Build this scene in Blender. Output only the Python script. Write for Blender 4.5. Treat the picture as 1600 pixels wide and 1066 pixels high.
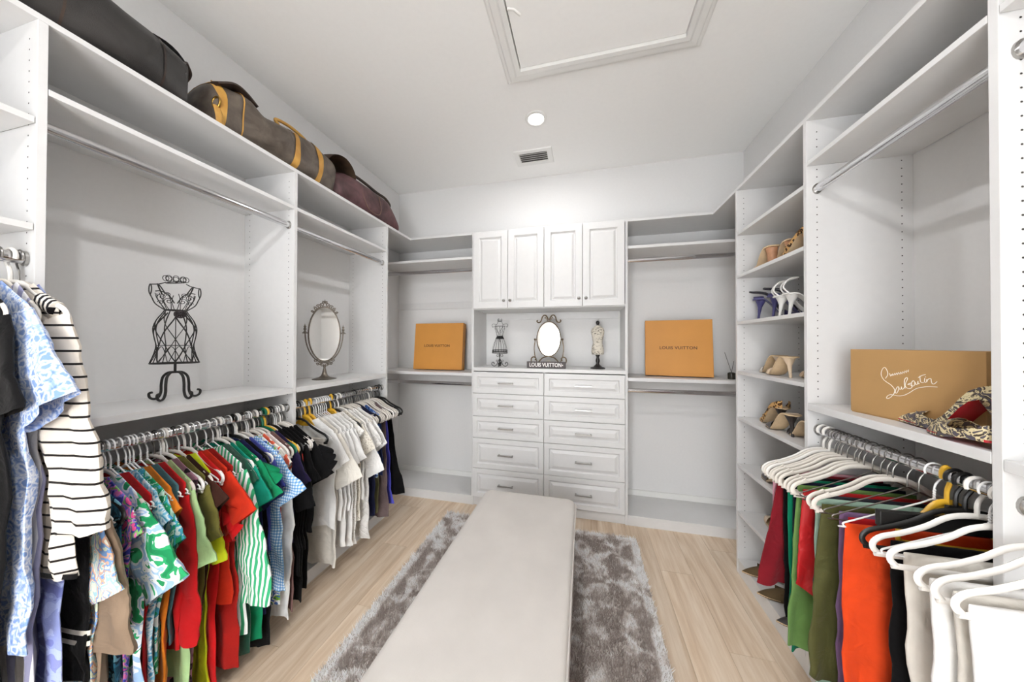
import bpy, math, random
import numpy as np
from mathutils import Vector, Matrix

for o in list(bpy.data.objects):
    bpy.data.objects.remove(o, do_unlink=True)
SC = bpy.context.scene
COL = SC.collection
PI = math.pi
rnd = random.Random(7)

# ------------------------------------------------------------------ camera
CAMH = 1.405
def camera_axes(yaw, p, r):
    f = Vector((-math.sin(yaw)*math.cos(p), math.cos(yaw)*math.cos(p), math.sin(p)))
    rt = Vector((math.cos(yaw), math.sin(yaw), 0))
    up = rt.cross(f)
    rt2 = rt*math.cos(r) + up*math.sin(r)
    return rt2, rt2.cross(f), f
cam = bpy.data.cameras.new('camera')
cam.sensor_width = 36.0
cam.lens = 472.5/1600*36
cam.clip_start = 0.02
camo = bpy.data.objects.new('camera', cam)
COL.objects.link(camo)
_r, _u, _f = camera_axes(0.233648, 0.0077619, 0.0024476)
_m = Matrix(((_r.x, _u.x, -_f.x), (_r.y, _u.y, -_f.y), (_r.z, _u.z, -_f.z)))
camo.matrix_world = Matrix.Translation((0, 0, CAMH)) @ _m.to_4x4()
SC.camera = camo

# ------------------------------------------------------------------ world, exposure
w = bpy.data.worlds.new('world'); SC.world = w
w.use_nodes = True
w.node_tree.nodes['Background'].inputs[0].default_value = (0.95, 0.975, 1.0, 1)
w.node_tree.nodes['Background'].inputs[1].default_value = 8.6
vs = SC.view_settings
vs.view_transform = 'Standard'; vs.look = 'None'; vs.gamma = 1.0; vs.use_curve_mapping = False
vs.exposure = 0.21
LAMP_POWER = (6.8, 17.0, 9.0)       # watts of each recessed ceiling lamp; last one unseen, added for fill
LAMP_SPOTS = ((-0.33, 2.10), (-0.33, -0.15), (-0.33, -1.05))

# ------------------------------------------------------------------ dimensions
WL, WR = -1.917, 1.277          # side walls
WB, WF = 2.848, -1.60           # back wall, wall behind the camera
CEIL = 2.99
XL, XR = -1.561, 0.921          # fronts of the left and right closets
YF = 2.492                      # front of the back closets
TOP0, TOP1 = 2.356, 2.375
TH = 0.019
RODL, RODR, RODB = -1.598, 0.958, 2.529
ROD_UP, ROD_LOW = 2.06, 1.045
P1, P2, P3 = 0.534, 1.345, 2.150      # near faces of the left upright panels
PA, PB, PC = 1.538, 2.140, 0.924      # and of the right ones

# ------------------------------------------------------------------ materials
MATS = {}
def new_mat(name):
    m = bpy.data.materials.new(name); m.use_nodes = True
    nt = m.node_tree
    return m, nt, nt.nodes['Principled BSDF']
def rgb(h):
    if isinstance(h, str):
        h = h.lstrip('#')
        c = [int(h[i:i+2], 16)/255 for i in (0, 2, 4)]
        return tuple(((v/12.92) if v <= .04045 else ((v+.055)/1.055)**2.4) for v in c) + (1,)
    return tuple(h) + (1,) if len(h) == 3 else tuple(h)
def node(nt, typ, **kw):
    n = nt.nodes.new(typ)
    for k, v in kw.items():
        if k.startswith('i_'):
            key = k[2:]
            key = int(key) if key.isdigit() else key
            n.inputs[key].default_value = v
        else:
            setattr(n, k, v)
    return n
def ocoord(nt, scale=(1, 1, 1)):
    tc = node(nt, 'ShaderNodeTexCoord')
    mp = node(nt, 'ShaderNodeMapping'); mp.inputs['Scale'].default_value = scale
    nt.links.new(tc.outputs['Object'], mp.inputs['Vector'])
    return mp.outputs['Vector']
def bump(nt, b, height, strength=.2, dist=.002):
    n = node(nt, 'ShaderNodeBump', i_Strength=strength, i_Distance=dist)
    nt.links.new(height, n.inputs['Height']); nt.links.new(n.outputs[0], b.inputs['Normal'])
def ramp(nt, fac, stops, interp='LINEAR'):
    n = node(nt, 'ShaderNodeValToRGB'); cr = n.color_ramp; cr.interpolation = interp
    while len(cr.elements) < len(stops): cr.elements.new(.5)
    for e, (p, c) in zip(cr.elements, stops): e.position = p; e.color = rgb(c)
    nt.links.new(fac, n.inputs[0])
    return n.outputs[0]
def math_n(nt, op, a, b=None):
    n = node(nt, 'ShaderNodeMath', operation=op)
    for i, v in enumerate((a, b)):
        if v is None: continue
        if isinstance(v, (int, float)): n.inputs[i].default_value = v
        else: nt.links.new(v, n.inputs[i])
    return n.outputs[0]
def mixc(nt, fac, c1, c2):
    n = node(nt, 'ShaderNodeMix', data_type='RGBA')
    for i, v in ((0, fac), (6, c1), (7, c2)):
        if isinstance(v, (int, float)): n.inputs[i].default_value = v
        elif isinstance(v, (str, tuple)): n.inputs[i].default_value = rgb(v)
        else: nt.links.new(v, n.inputs[i])
    return n.outputs[2]
def simple(name, col, rough=.5, metal=0., spec=.5, noise=0, nscale=200, bstr=.15):
    if name in MATS: return MATS[name]
    m, nt, b = new_mat(name)
    b.inputs['Base Color'].default_value = rgb(col)
    b.inputs['Roughness'].default_value = rough
    b.inputs['Metallic'].default_value = metal
    b.inputs['Specular IOR Level'].default_value = spec
    v = ocoord(nt)
    n = node(nt, 'ShaderNodeTexNoise', i_Scale=nscale, i_Detail=3.0); nt.links.new(v, n.inputs['Vector'])
    if noise:
        c = rgb(col)
        nt.links.new(ramp(nt, n.outputs[0], [(.3, tuple(max(0, x*(1-noise)) for x in c[:3])), (.7, tuple(min(1, x*(1+noise)) for x in c[:3]))]), b.inputs['Base Color'])
    if bstr: bump(nt, b, n.outputs[0], bstr, .001)
    MATS[name] = m
    return m

M_WHITE = simple('white_melamine', '#d9d8d7', .38, noise=.012, nscale=30, bstr=.03)
M_WALL = simple('wall_paint', '#e0dfde', .75, noise=.01, nscale=60, bstr=.08)
M_CEIL = simple('ceiling_paint', '#f1f0ee', .85, noise=.008, nscale=40, bstr=.08)
M_TRIM = simple('trim_paint', '#e6e5e2', .4, noise=.01, nscale=20, bstr=.02)
M_CHROME = simple('polished_chrome', '#d2d2d4', .12, 1.0, noise=.03, nscale=15, bstr=.02)
M_NICKEL = simple('brushed_nickel', '#a9a7a3', .3, 1.0, noise=.06, nscale=300, bstr=.03)
M_HOLE = simple('hole_shadow', '#3a3733', .9, bstr=0)
M_VENT = simple('vent_dark', '#55534f', .8, bstr=0)
M_BLACKIRON = simple('black_iron', '#2b2927', .5, .3, noise=.2, nscale=150, bstr=.2)
M_PLW = simple('white_plastic_hanger', '#e6e2dc', .45, noise=.02, nscale=80, bstr=.05)
M_VEL = simple('ivory_velvet_hanger', '#dcd5cb', .85, noise=.04, nscale=400, bstr=.15)
M_WIRE = simple('white_coated_wire', '#ecebea', .35, bstr=0)
M_METALWIRE = simple('steel_wire', '#8d8a86', .3, 1.0, bstr=0)
M_BLKP = simple('black_plastic_hanger', '#161514', .4, noise=.1, nscale=50, bstr=.05)
M_YEL = simple('amber_plastic_hanger', '#dfae33', .3, noise=.04, nscale=30, bstr=.03)
M_GRNP = simple('green_plastic_hanger', '#0c6a4c', .35, bstr=.03)

# ------------------------------------------------------------------ mesh builder
WLOC = {}
class MB:
    def __init__(s): s.v = []; s.f = []; s.sm = []
    def add(s, vs, fs, smooth=False):
        b = len(s.v); s.v += [tuple(p) for p in vs]
        for f in fs: s.f.append(tuple(b+i for i in f)); s.sm.append(smooth)
        return s
    def box(s, x0, x1, y0, y1, z0, z1):
        v = [(x0,y0,z0),(x1,y0,z0),(x1,y1,z0),(x0,y1,z0),(x0,y0,z1),(x1,y0,z1),(x1,y1,z1),(x0,y1,z1)]
        return s.add(v, [(0,3,2,1),(4,5,6,7),(0,1,5,4),(1,2,6,5),(2,3,7,6),(3,0,4,7)])
    def tube(s, pts, r, n=8, closed=False, flat=1.0, ref=None, caps=True):
        pts = [Vector(p) for p in pts]; m = len(pts)
        rs = r if isinstance(r, (list, tuple)) else [r]*m
        tang = []
        for i in range(m):
            a = pts[(i-1) % m] if (closed or i > 0) else pts[i]
            b = pts[(i+1) % m] if (closed or i < m-1) else pts[i]
            t = (b-a); t = t.normalized() if t.length > 1e-9 else Vector((0,0,1)); tang.append(t)
        if ref is None:
            nrm = Vector((0,0,1)) if abs(tang[0].z) < .9 else Vector((1,0,0))
        else: nrm = Vector(ref)
        vs, fs = [], []
        for i in range(m):
            t = tang[i]
            if ref is not None: nrm = Vector(ref)
            nn = nrm - t*nrm.dot(t)
            if nn.length < 1e-6: nn = t.orthogonal()
            nrm = nn.normalized(); bi = t.cross(nrm)
            for k in range(n):
                a = 2*PI*k/n
                vs.append(pts[i] + nrm*(math.cos(a)*rs[i]*flat) + bi*(math.sin(a)*rs[i]))
        for i in range(m if closed else m-1):
            for k in range(n):
                j = (i+1) % m
                fs.append((i*n+k, i*n+(k+1) % n, j*n+(k+1) % n, j*n+k))
        if not closed and caps:
            fs.append(tuple(range(n-1, -1, -1))); fs.append(tuple((m-1)*n+k for k in range(n)))
        return s.add(vs, fs, True)
    def loft(s, rings, cap0=True, cap1=True, closed=True, smooth=True):
        n = len(rings[0]); vs = [p for r in rings for p in r]; fs = []
        for i in range(len(rings)-1):
            for k in range(n if closed else n-1):
                fs.append((i*n+k, i*n+(k+1) % n, (i+1)*n+(k+1) % n, (i+1)*n+k))
        if cap0: fs.append(tuple(range(n-1, -1, -1)))
        if cap1: fs.append(tuple((len(rings)-1)*n+k for k in range(n)))
        return s.add(vs, fs, smooth)
    def lathe(s, prof, c=(0,0,0), n=20, sx=1., sy=1.):
        rings = [[(c[0]+r*sx*math.cos(2*PI*k/n), c[1]+r*sy*math.sin(2*PI*k/n), c[2]+z) for k in range(n)] for r, z in prof]
        return s.loft(rings)
    def prism(s, poly, axis, d0, d1):
        def P(a, b, d):
            return {'x': (d, a, b), 'y': (a, d, b), 'z': (a, b, d)}[axis]
        n = len(poly)
        vs = [P(a, b, d0) for a, b in poly] + [P(a, b, d1) for a, b in poly]
        fs = [tuple(range(n-1, -1, -1)), tuple(range(n, 2*n))] + [(i, (i+1) % n, n+(i+1) % n, n+i) for i in range(n)]
        return s.add(vs, fs)
    def xf(s, M):
        s.v = [tuple(M @ Vector(p)) for p in s.v]; return s
    def mesh(s, name, mat):
        me = bpy.data.meshes.new(name)
        me.from_pydata(s.v, [], s.f)
        me.polygons.foreach_set('use_smooth', s.sm)
        me.update()
        if any(s.sm): me.set_sharp_from_angle(angle=math.radians(50))
        import bmesh
        bm = bmesh.new(); bm.from_mesh(me); bmesh.ops.recalc_face_normals(bm, faces=bm.faces); bm.to_mesh(me); bm.free()
        if mat: me.materials.append(mat)
        return me
    def build(s, name, mat, parent=None, world=False, bevel=0):
        if world:
            xs, ys, zs = zip(*s.v)
            c = Vector(((min(xs)+max(xs))/2, (min(ys)+max(ys))/2, min(zs)))
            s.v = [(x-c.x, y-c.y, z-c.z) for x, y, z in s.v]
        o = bpy.data.objects.new(name, s.mesh(name, mat)); COL.objects.link(o)
        if parent: o.parent = parent
        if world:
            o.location = c - (WLOC[parent.name] if parent else Vector())
            WLOC[o.name] = c
        if bevel:
            md = o.modifiers.new('bevel', 'BEVEL'); md.width = bevel; md.segments = 2; md.limit_method = 'ANGLE'
        return o
def tag(o, label, cat, group=None, kind=None):
    if label: o['label'] = label
    if cat: o['category'] = cat
    if group: o['group'] = group
    if kind: o['kind'] = kind
    return o
def thing(name, label, cat, loc=(0,0,0), rot=(0,0,0), group=None):
    o = bpy.data.objects.new(name, None); COL.objects.link(o)
    o.location = loc; o.rotation_euler = rot if isinstance(rot, (tuple, list)) else (0, 0, rot)
    o.empty_display_size = .05
    WLOC[o.name] = Vector(loc)
    return tag(o, label, cat, group)
def share(name, me, parent):
    o = bpy.data.objects.new(name, me); COL.objects.link(o); o.parent = parent
    return o
def struct(name, mb, mat, bevel=0):
    o = mb.build(name, mat, None, True, bevel); o['kind'] = 'structure'; return o
def spline(pts, per=8, closed=False):
    P = [Vector(p) for p in pts]; n = len(P); out = []
    rng = range(n if closed else n-1)
    for i in rng:
        p0 = P[(i-1) % n] if (closed or i > 0) else P[i]*2-P[i+1]
        p1, p2 = P[i], P[(i+1) % n]
        p3 = P[(i+2) % n] if (closed or i < n-2) else p2*2-p1
        for k in range(per):
            t = k/per
            out.append(.5*((2*p1)+(p2-p0)*t+(2*p0-5*p1+4*p2-p3)*t*t+(3*p1-p0-3*p2+p3)*t**3))
    if not closed: out.append(P[-1])
    return out
def text_part(name, txt, size, mat, parent, M, extrude=.0006, spacing=1.0, bold=0.0, fitw=None):
    cu = bpy.data.curves.new(name, 'FONT'); cu.body = txt; cu.size = size; cu.align_x = 'CENTER'; cu.align_y = 'CENTER'
    cu.extrude = extrude; cu.space_character = spacing; cu.offset = bold; cu.resolution_u = 3
    to = bpy.data.objects.new(name+'_c', cu); COL.objects.link(to)
    dg = bpy.context.evaluated_depsgraph_get()
    me = bpy.data.meshes.new_from_object(to.evaluated_get(dg)); me.name = name
    bpy.data.objects.remove(to, do_unlink=True)
    if fitw:
        xs = [v.co.x for v in me.vertices]; sc = fitw/(max(xs)-min(xs))
        for v in me.vertices: v.co.x *= sc
    me.materials.clear(); me.materials.append(mat)
    o = bpy.data.objects.new(name, me); COL.objects.link(o); o.parent = parent; o.matrix_local = M
    return o

# ================================================================== room shell
def mat_plank():
    m, nt, b = new_mat('oak_plank')
    v = ocoord(nt, (16, 1.1, 16))
    oi = node(nt, 'ShaderNodeObjectInfo')
    add = node(nt, 'ShaderNodeVectorMath', operation='ADD'); nt.links.new(v, add.inputs[0])
    sc = node(nt, 'ShaderNodeVectorMath', operation='SCALE', i_Scale=40.0)
    cx = node(nt, 'ShaderNodeCombineXYZ')
    for i in range(3): nt.links.new(oi.outputs['Random'], cx.inputs[i])
    nt.links.new(cx.outputs[0], sc.inputs[0]); nt.links.new(sc.outputs[0], add.inputs[1])
    n1 = node(nt, 'ShaderNodeTexNoise', i_Scale=1.3, i_Detail=6.0, i_Distortion=.9); nt.links.new(add.outputs[0], n1.inputs['Vector'])
    n2 = node(nt, 'ShaderNodeTexNoise', i_Scale=6.0, i_Detail=4.0, i_Distortion=.2); nt.links.new(add.outputs[0], n2.inputs['Vector'])
    c1 = ramp(nt, n1.outputs[0], [(.3, '#bd9f80'), (.45, '#d6bda1'), (.6, '#e3cfb8'), (.75, '#ecddca')])
    c2 = ramp(nt, n2.outputs[0], [(.3, '#cbb195'), (.7, '#e8d8c4')])
    c = mixc(nt, .4, c1, c2)
    hs = node(nt, 'ShaderNodeHueSaturation'); nt.links.new(c, hs.inputs['Color'])
    nt.links.new(math_n(nt, 'ADD', math_n(nt, 'MULTIPLY', oi.outputs['Random'], .16), .93), hs.inputs['Value'])
    nt.links.new(hs.outputs[0], b.inputs['Base Color'])
    b.inputs['Roughness'].default_value = .48
    bump(nt, b, n2.outputs[0], .08, .001)
    return m
M_PLANK = mat_plank()
floor = struct('floor', MB().box(WL-.1, WR+.1, WF-.1, WB+.1, -.10, -.012), simple('plank_underlay', '#8f7a62', .9))
PW = .183
i = 0; x = WL
while x < WR-.001:
    x1 = min(x+PW, WR)
    y = WF - (i*0.47 % 1.22)
    while y < WB:
        y0, y1 = max(y, WF), min(y+1.22, WB)
        if y1-y0 > .01:
            MB().box(x+.0006, x1-.0006, y0+.0006, y1-.0006, -.012, 0).build('plank', M_PLANK, floor, True)
        y += 1.22
    x = x1; i += 1
struct('wall_left', MB().box(WL-.1, WL, WF-.1, WB+.1, 0, CEIL), M_WALL)
struct('wall_right', MB().box(WR, WR+.1, WF-.1, WB+.1, 0, CEIL), M_WALL)
struct('wall_back', MB().box(WL, WR, WB, WB+.1, 0, CEIL), M_WALL)
DX0, DX1, DZ = -.95, .29, 2.25
fw = MB().box(WL, DX0, WF-.1, WF, 0, CEIL).box(DX1, WR, WF-.1, WF, 0, CEIL).box(DX0, DX1, WF-.1, WF, DZ, CEIL)
struct('wall_front', fw, M_WALL)
cas = MB().box(DX0-.09, DX0, WF, WF+.018, 0, DZ+.09).box(DX1, DX1+.09, WF, WF+.018, 0, DZ+.09).box(DX0, DX1, WF, WF+.018, DZ, DZ+.09)
struct('door_1', cas, M_TRIM, .004)
struct('ceiling', MB().box(WL-.1, WR+.1, WF-.1, WB+.1, CEIL, CEIL+.1), M_CEIL)
# baseboards that show behind the open bays
def baseboard(name, *b): struct(name, MB().box(*b), M_TRIM, .004)
baseboard('baseboard_back_left', WL+.013, -.975, WB-.013, WB, 0, .125)
baseboard('baseboard_back_right', .335, WR-.013, WB-.013, WB, 0, .125)
baseboard('baseboard_left', WL, WL+.013, -.36, WB, 0, .125)
baseboard('baseboard_right', WR-.013, WR, -.36, WB, 0, .125)

# attic hatch in the ceiling
def rect_ring(x0, x1, y0, y1, z): return [(x0,y0,z),(x1,y0,z),(x1,y1,z),(x0,y1,z)]
hx0, hx1, hy0, hy1 = -.452, .598, .22, 1.775
ha = thing('attic_hatch', 'white panelled attic hatch with moulded frame set in the ceiling', 'hatch', ((hx0+hx1)/2, (hy0+hy1)/2, CEIL))
rings = []
for ins, dz in ((0, 0), (0, .006), (.010, .014), (.022, .016), (.030, .024), (.060, .026), (.072, .034), (.096, .034), (.096, .002)):
    rings.append(rect_ring(hx0+ins, hx1-ins, hy0+ins, hy1-ins, CEIL-dz))
MB().loft(rings, False, False, smooth=False).build('moulding', M_TRIM, ha, True)
MB().box(hx0+.094, hx1-.094, hy0+.094, hy1-.094, CEIL-.004, CEIL-.001).build('shadow_gap', M_HOLE, ha, True)
MB().box(hx0+.100, hx1-.099, hy0+.1, hy1-.099, CEIL-.016, CEIL-.004).build('hatch_panel', M_CEIL, ha, True)
MB().tube([(hx0+.1, 1.36, CEIL-.017), (hx0+.13, 1.37, CEIL-.017), (hx0+.155, 1.40, CEIL-.017)], .006, 8).build('latch', M_TRIM, ha, True)

# ceiling lamps
def recessed(x, y, label, power):
    t = thing('recessed_light', label, 'ceiling light', (x, y, CEIL), group='recessed ceiling lights')
    MB().lathe([(.052, -.001), (.056, -.008), (.066, -.009), (.074, -.006), (.076, 0)], n=40).build('trim_ring', M_TRIM, t)
    em, nt, b = new_mat('lamp_lens')
    b.inputs['Base Color'].default_value = (.9, .9, .9, 1)
    b.inputs['Emission Color'].default_value = (1, .97, .92, 1); b.inputs['Emission Strength'].default_value = 9
    MB().lathe([(.0, -.004), (.03, -.005), (.052, -.003), (.053, 0)], n=40).build('lens', em, t)
    l = bpy.data.lights.new('lamp_bulb', 'AREA'); l.shape = 'DISK'; l.size = .10; l.energy = power; l.color = (.985, .99, 1)
    lo = bpy.data.objects.new('lamp_bulb', l); COL.objects.link(lo); lo.parent = t; lo.location = (0, 0, -.012)
for (x, y), pw, lb in zip(LAMP_SPOTS, LAMP_POWER, ('lit round recessed ceiling light beside the slatted air vent', 'round recessed ceiling light between attic hatch and doorway', 'unseen fill lamp added in the ceiling just inside the doorway')):
    recessed(x, y, lb, pw)
v0, v1, v2, v3 = -.555, -.275, 2.44, 2.615
vt = thing('air_vent', 'small white ceiling air vent with dark slots near back wall', 'vent', ((v0+v1)/2, (v2+v3)/2, CEIL))
MB().loft([rect_ring(v0-.02, v1+.02, v2-.02, v3+.02, CEIL), rect_ring(v0-.016, v1+.016, v2-.016, v3+.016, CEIL-.008), rect_ring(v0+.022, v1-.022, v2+.022, v3-.022, CEIL-.008), rect_ring(v0+.026, v1-.026, v2+.026, v3-.026, CEIL-.003)], False, False, smooth=False).build('frame', M_TRIM, vt, True)
MB().box(v0+.02, v1-.02, v2+.02, v3-.02, CEIL-.003, CEIL-.0005).build('duct_opening', M_VENT, vt, True)
for k in range(5):
    yy = v2+.036+k*.026
    s_ = MB().box(v0+.024, v1-.024, -.009, .009, -.001, .001); s_.xf(Matrix.Translation((0, yy, CEIL-.007)) @ Matrix.Rotation(.5, 4, 'X'))
    s_.build('slat', M_TRIM, vt, True)

# ================================================================== closet system
def holes(parent, front, wall, y, z0, z1, face=-1):
    mb = MB(); sgn = 1 if wall > front else -1
    for xc in (front+sgn*.037, front+sgn*.319):
        z = z0
        while z < z1:
            mb.add([(xc+.0026*math.cos(a*PI/3), y+face*.0007, z+.0026*math.sin(a*PI/3)) for a in range(6)], [tuple(range(6))])
            z += .032
    o = mb.build('shelf_pin_holes', M_HOLE, parent, True); o['kind'] = 'stuff'
def panel(unit, front, wall, y, z0=0, z1=TOP0, hz0=.16, hz1=2.33):
    a, b = min(front, wall), max(front, wall)
    p = MB().box(a, b, y, y+TH, z0, z1).build('side_panel', M_WHITE, unit, True, .0012)
    holes(p, front, wall, y, hz0, hz1)
    return p
def shelf(unit, x0, x1, y0, y1, top, th=TH, name='shelf'):
    return MB().box(x0, x1, y0, y1, top-th, top).build(name, M_WHITE, unit, True, .0012)
def rod(unit, p0, p1, r=.0125):
    p0, p1 = Vector(p0), Vector(p1)
    d = (p1-p0).normalized(); side = Vector((0,0,1)).cross(d)
    ring = []
    o = MB().tube([p0, p1], r, 16, flat=1.35, ref=(0,0,1)).build('hanging_rod', M_CHROME, unit, True)
    for p, s in ((p0, 1), (p1, -1)):
        q = p + d*s*.004
        MB().tube([p, p+d*s*.006], .0165, 14, flat=1.35, ref=(0,0,1)).build('rod_socket', M_NICKEL, o, True)
    return o
def plinth(unit, x0, x1, y0, y1, axis_front, front, top=.078):
    MB().box(x0, x1, y0, y1, top-TH, top).build('base_shelf', M_WHITE, unit, True, .0012)
    if axis_front == 'x':
        s = 1 if front in (x0,) else -1
        a, b = (front+.002, front+.018) if s == 1 else (front-.018, front-.002)
        MB().box(a, b, y0, y1, 0, top-TH).build('toe_kick', M_WHITE, unit, True)
    else:
        MB().box(x0, x1, front+.002, front+.018, 0, top-TH).build('toe_kick', M_WHITE, unit, True)
E_ = .0015
# L-shaped top boards
tb = MB().prism([(WL, -.36), (XL, -.36), (XL, YF), (-.957, YF), (-.957, WB), (WL, WB)], 'z', TOP0, TOP1).build('top_board', M_WHITE, None, True, .0012)
tag(tb, 'long white L-shaped top board carrying the three travel bags', 'shelf')
tb = MB().prism([(WR, -.36), (WR, WB), (.331, WB), (.331, YF), (XR, YF), (XR, -.36)], 'z', TOP0, TOP1).build('top_board', M_WHITE, None, True, .0012)
tag(tb, 'empty white L-shaped top board above the shoe tower', 'shelf')

def unit(label, x, y): return thing('closet_unit', label, 'closet', (x, y, 0))
# left, nearest bay
u = unit('white closet bay with two open shelves above the striped cream sweater', -1.74, .1)
MB().box(WL, XL, -.35, -.35+TH, 0, TOP0).build('side_panel', M_WHITE, u, True, .0012)
for z in (2.066, 1.752): shelf(u, WL+E_, XL-.002, -.35+TH, P1-E_, z)
rod(u, (RODL, -.33, 1.65), (RODL, P1-.001, 1.65))
plinth(u, WL+.014, XL, -.35+TH, P1-E_, 'x', XL)
# left, wire dress-form bay
u = unit('white closet bay with a wide counter carrying the large wire dress form', -1.74, .95)
p_ = panel(u, XL, WL, P1)
shelf(u, WL+E_, XL, P1+TH+E_, P2-E_, 2.164); shelf(u, WL+E_, XL, P1+TH+E_, P2-E_, 1.155, .028, 'counter_shelf')
rod(u, (RODL, P1+TH, ROD_UP), (RODL, P2, ROD_UP)); rod(u, (RODL, P1+TH, ROD_LOW), (RODL, P2, ROD_LOW))
plinth(u, WL+.014, XL, P1+TH+E_, P2-E_, 'x', XL)
# left, mirror bay
u = unit('white closet bay whose counter carries the silver oval mirror', -1.74, 1.75)
panel(u, XL, WL, P2); panel(u, XL, WL, P3)
shelf(u, WL+E_, XL, P2+TH+E_, P3-E_, 2.164); shelf(u, WL+E_, XL, P2+TH+E_, P3-E_, 1.155, .028, 'counter_shelf')
rod(u, (RODL, P2+TH, ROD_UP), (RODL, P3, ROD_UP)); rod(u, (RODL, P2+TH, ROD_LOW), (RODL, P3, ROD_LOW))
plinth(u, WL+.014, XL, P2+TH+E_, P3-E_, 'x', XL)
# back, left bay
CX0, CX1 = -.955, .331
u = unit('white corner closet bay with square orange box on its shelf', -1.44, 2.67)
shelf(u, WL+E_, CX0-E_, YF, WB-E_, 2.166, .022); shelf(u, WL+E_, CX0-E_, YF, WB-E_, 1.145, .026, 'counter_shelf')
rod(u, (WL, RODB, ROD_UP), (CX0, RODB, ROD_UP)); rod(u, (WL, RODB, ROD_LOW-.003), (CX0, RODB, ROD_LOW-.003))
plinth(u, WL+.014, CX0-E_, YF, WB-.014, 'y', YF)
MB().box(WL+E_, CX0-E_, WB-.012, WB-E_, 1.755, 1.82).build('wall_cleat', M_WHITE, u, True, .001)
# back, right bay
u = unit('white corner closet bay with wide orange box on its shelf', .8, 2.67)
shelf(u, CX1+E_, WR-E_, YF, WB-E_, 2.166, .022); shelf(u, CX1+E_, WR-E_, YF, WB-E_, 1.140, .026, 'counter_shelf')
rod(u, (CX1, RODB, ROD_UP), (WR, RODB, ROD_UP)); rod(u, (CX1, RODB, ROD_LOW-.008), (WR, RODB, ROD_LOW-.008))
plinth(u, CX1+E_, WR-.014, YF, WB-.014, 'y', YF)
# right, shoe tower
u = unit('tall white open shelving tower filled with shoes', 1.1, 1.85)
panel(u, XR, WR, PB)
for z in (2.093, 1.828, 1.543, 1.238, .958, .668, .380): shelf(u, XR, WR-E_, PA+TH+E_, PB-E_, z)
plinth(u, XR, WR-.014, PA+TH+E_, PB-E_, 'x', XR, .088)
# right, hanging bay
u = unit('white closet bay with skirts and trousers hung below a kraft box', 1.1, 1.23)
panel(u, XR, WR, PA); panel(u, XR, WR, PC)
shelf(u, XR, WR-E_, PC+TH+E_, PA-E_, 2.180); shelf(u, XR, WR-E_, PC+TH+E_, PA-E_, 1.155, .028, 'counter_shelf')
rod(u, (RODR, PC+TH, ROD_UP+.008), (RODR, PA, ROD_UP+.002)); rod(u, (RODR, PC+TH, ROD_LOW+.006), (RODR, PA, ROD_LOW))
plinth(u, XR, WR-.014, PC+TH+E_, PA-E_, 'x', XR, .088)
# right, nearest bay
u = unit('white closet bay with white trousers hung beside the tall panel', 1.1, .3)
MB().box(XR, WR, -.35, -.35+TH, 0, TOP0).build('side_panel', M_WHITE, u, True, .0012)
shelf(u, XR, WR-E_, -.35+TH, PC-E_, 2.18); shelf(u, XR, WR-E_, -.35+TH, PC-E_, 1.145, .026, 'counter_shelf')
rod(u, (RODR, -.33, ROD_UP+.01), (RODR, PC, ROD_UP+.01)); rod(u, (RODR, -.33, ROD_LOW), (RODR, PC, ROD_LOW))
plinth(u, XR, WR-.014, -.35+TH, PC-E_, 'x', XR, .088)

# ------------------------------------------------------------------ cabinet with drawers and doors
def raised_front(x0, x1, z0, z1, y, th=.019, frame=.05, rise=.030):
    def R(ins, yy): return [(x0+ins, yy, z0+ins), (x1-ins, yy, z0+ins), (x1-ins, yy, z1-ins), (x0+ins, yy, z1-ins)]
    rings = [R(0, y+th), R(0, y+.003), R(.003, y), R(frame, y), R(frame+.008, y+.012), R(frame+.013, y+.012), R(frame+rise, y+.002)]
    return MB().loft(rings, True, True, smooth=False)
cb = thing('drawer_cabinet', 'white cabinet with ten drawers, open display niche and four upper doors', 'cabinet', (-.312, 2.67, 0))
MB().box(CX0, CX0+TH, YF, WB-.0015, 0, TOP0).build('side_panel', M_WHITE, cb, True, .001)
MB().box(CX1-TH, CX1, YF, WB-.0015, 0, TOP0).build('side_panel', M_WHITE, cb, True, .001)
ix0, ix1 = CX0+TH, CX1-TH
MB().box(CX0, CX1, YF, WB-.0015, TOP0, TOP1).build('top_panel', M_WHITE, cb, True, .001)
MB().box(ix0, ix1, YF+.001, WB-.001, 1.697, 1.716).build('cabinet_floor', M_WHITE, cb, True)
MB().box(ix0, ix1, YF-.012, WB-.001, 1.166, 1.195).build('display_counter', M_WHITE, cb, True, .0015)
MB().box(ix0, ix1, WB-.008, WB-.001, .08, 1.165).build('back_panel', M_WHITE, cb, True)
MB().box(ix0, ix1, WB-.014, WB-.001, 1.632, 1.696).build('wall_cleat', M_WHITE, cb, True, .001)
MB().box(ix0, ix1, YF+.012, YF+.028, 0, .078).build('toe_kick', M_WHITE, cb, True)
MB().box(-.330, -.311, YF+.001, WB-.01, .08, 1.165).build('divider', M_WHITE, cb, True)
dxs = (-.938, -.629, -.3205, -.012, .308)
kn = ((1, -.030), (0, .022), (1, -.032), (0, .026))
for k in range(4):
    a, b = dxs[k]+.0015, dxs[k+1]-.0015
    d = raised_front(a, b, 1.703, 2.366, YF-.020, frame=.052).build('door', M_WHITE, cb, True)
    kx = (b-.026) if k % 2 == 0 else (a+.026)
    kb = MB().lathe([(.004, 0), (.0045, .010), (.0035, .014), (.011, .020), (.013, .026), (.010, .031), (.0, .033)], n=16)
    kb.xf(Matrix.Translation((kx, YF-.020, 1.765)) @ Matrix.Rotation(PI/2, 4, 'X'))
    kb.build('knob', M_NICKEL, d, True)
zs = (1.160, .975, .779, .591, .331, .082)
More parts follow.
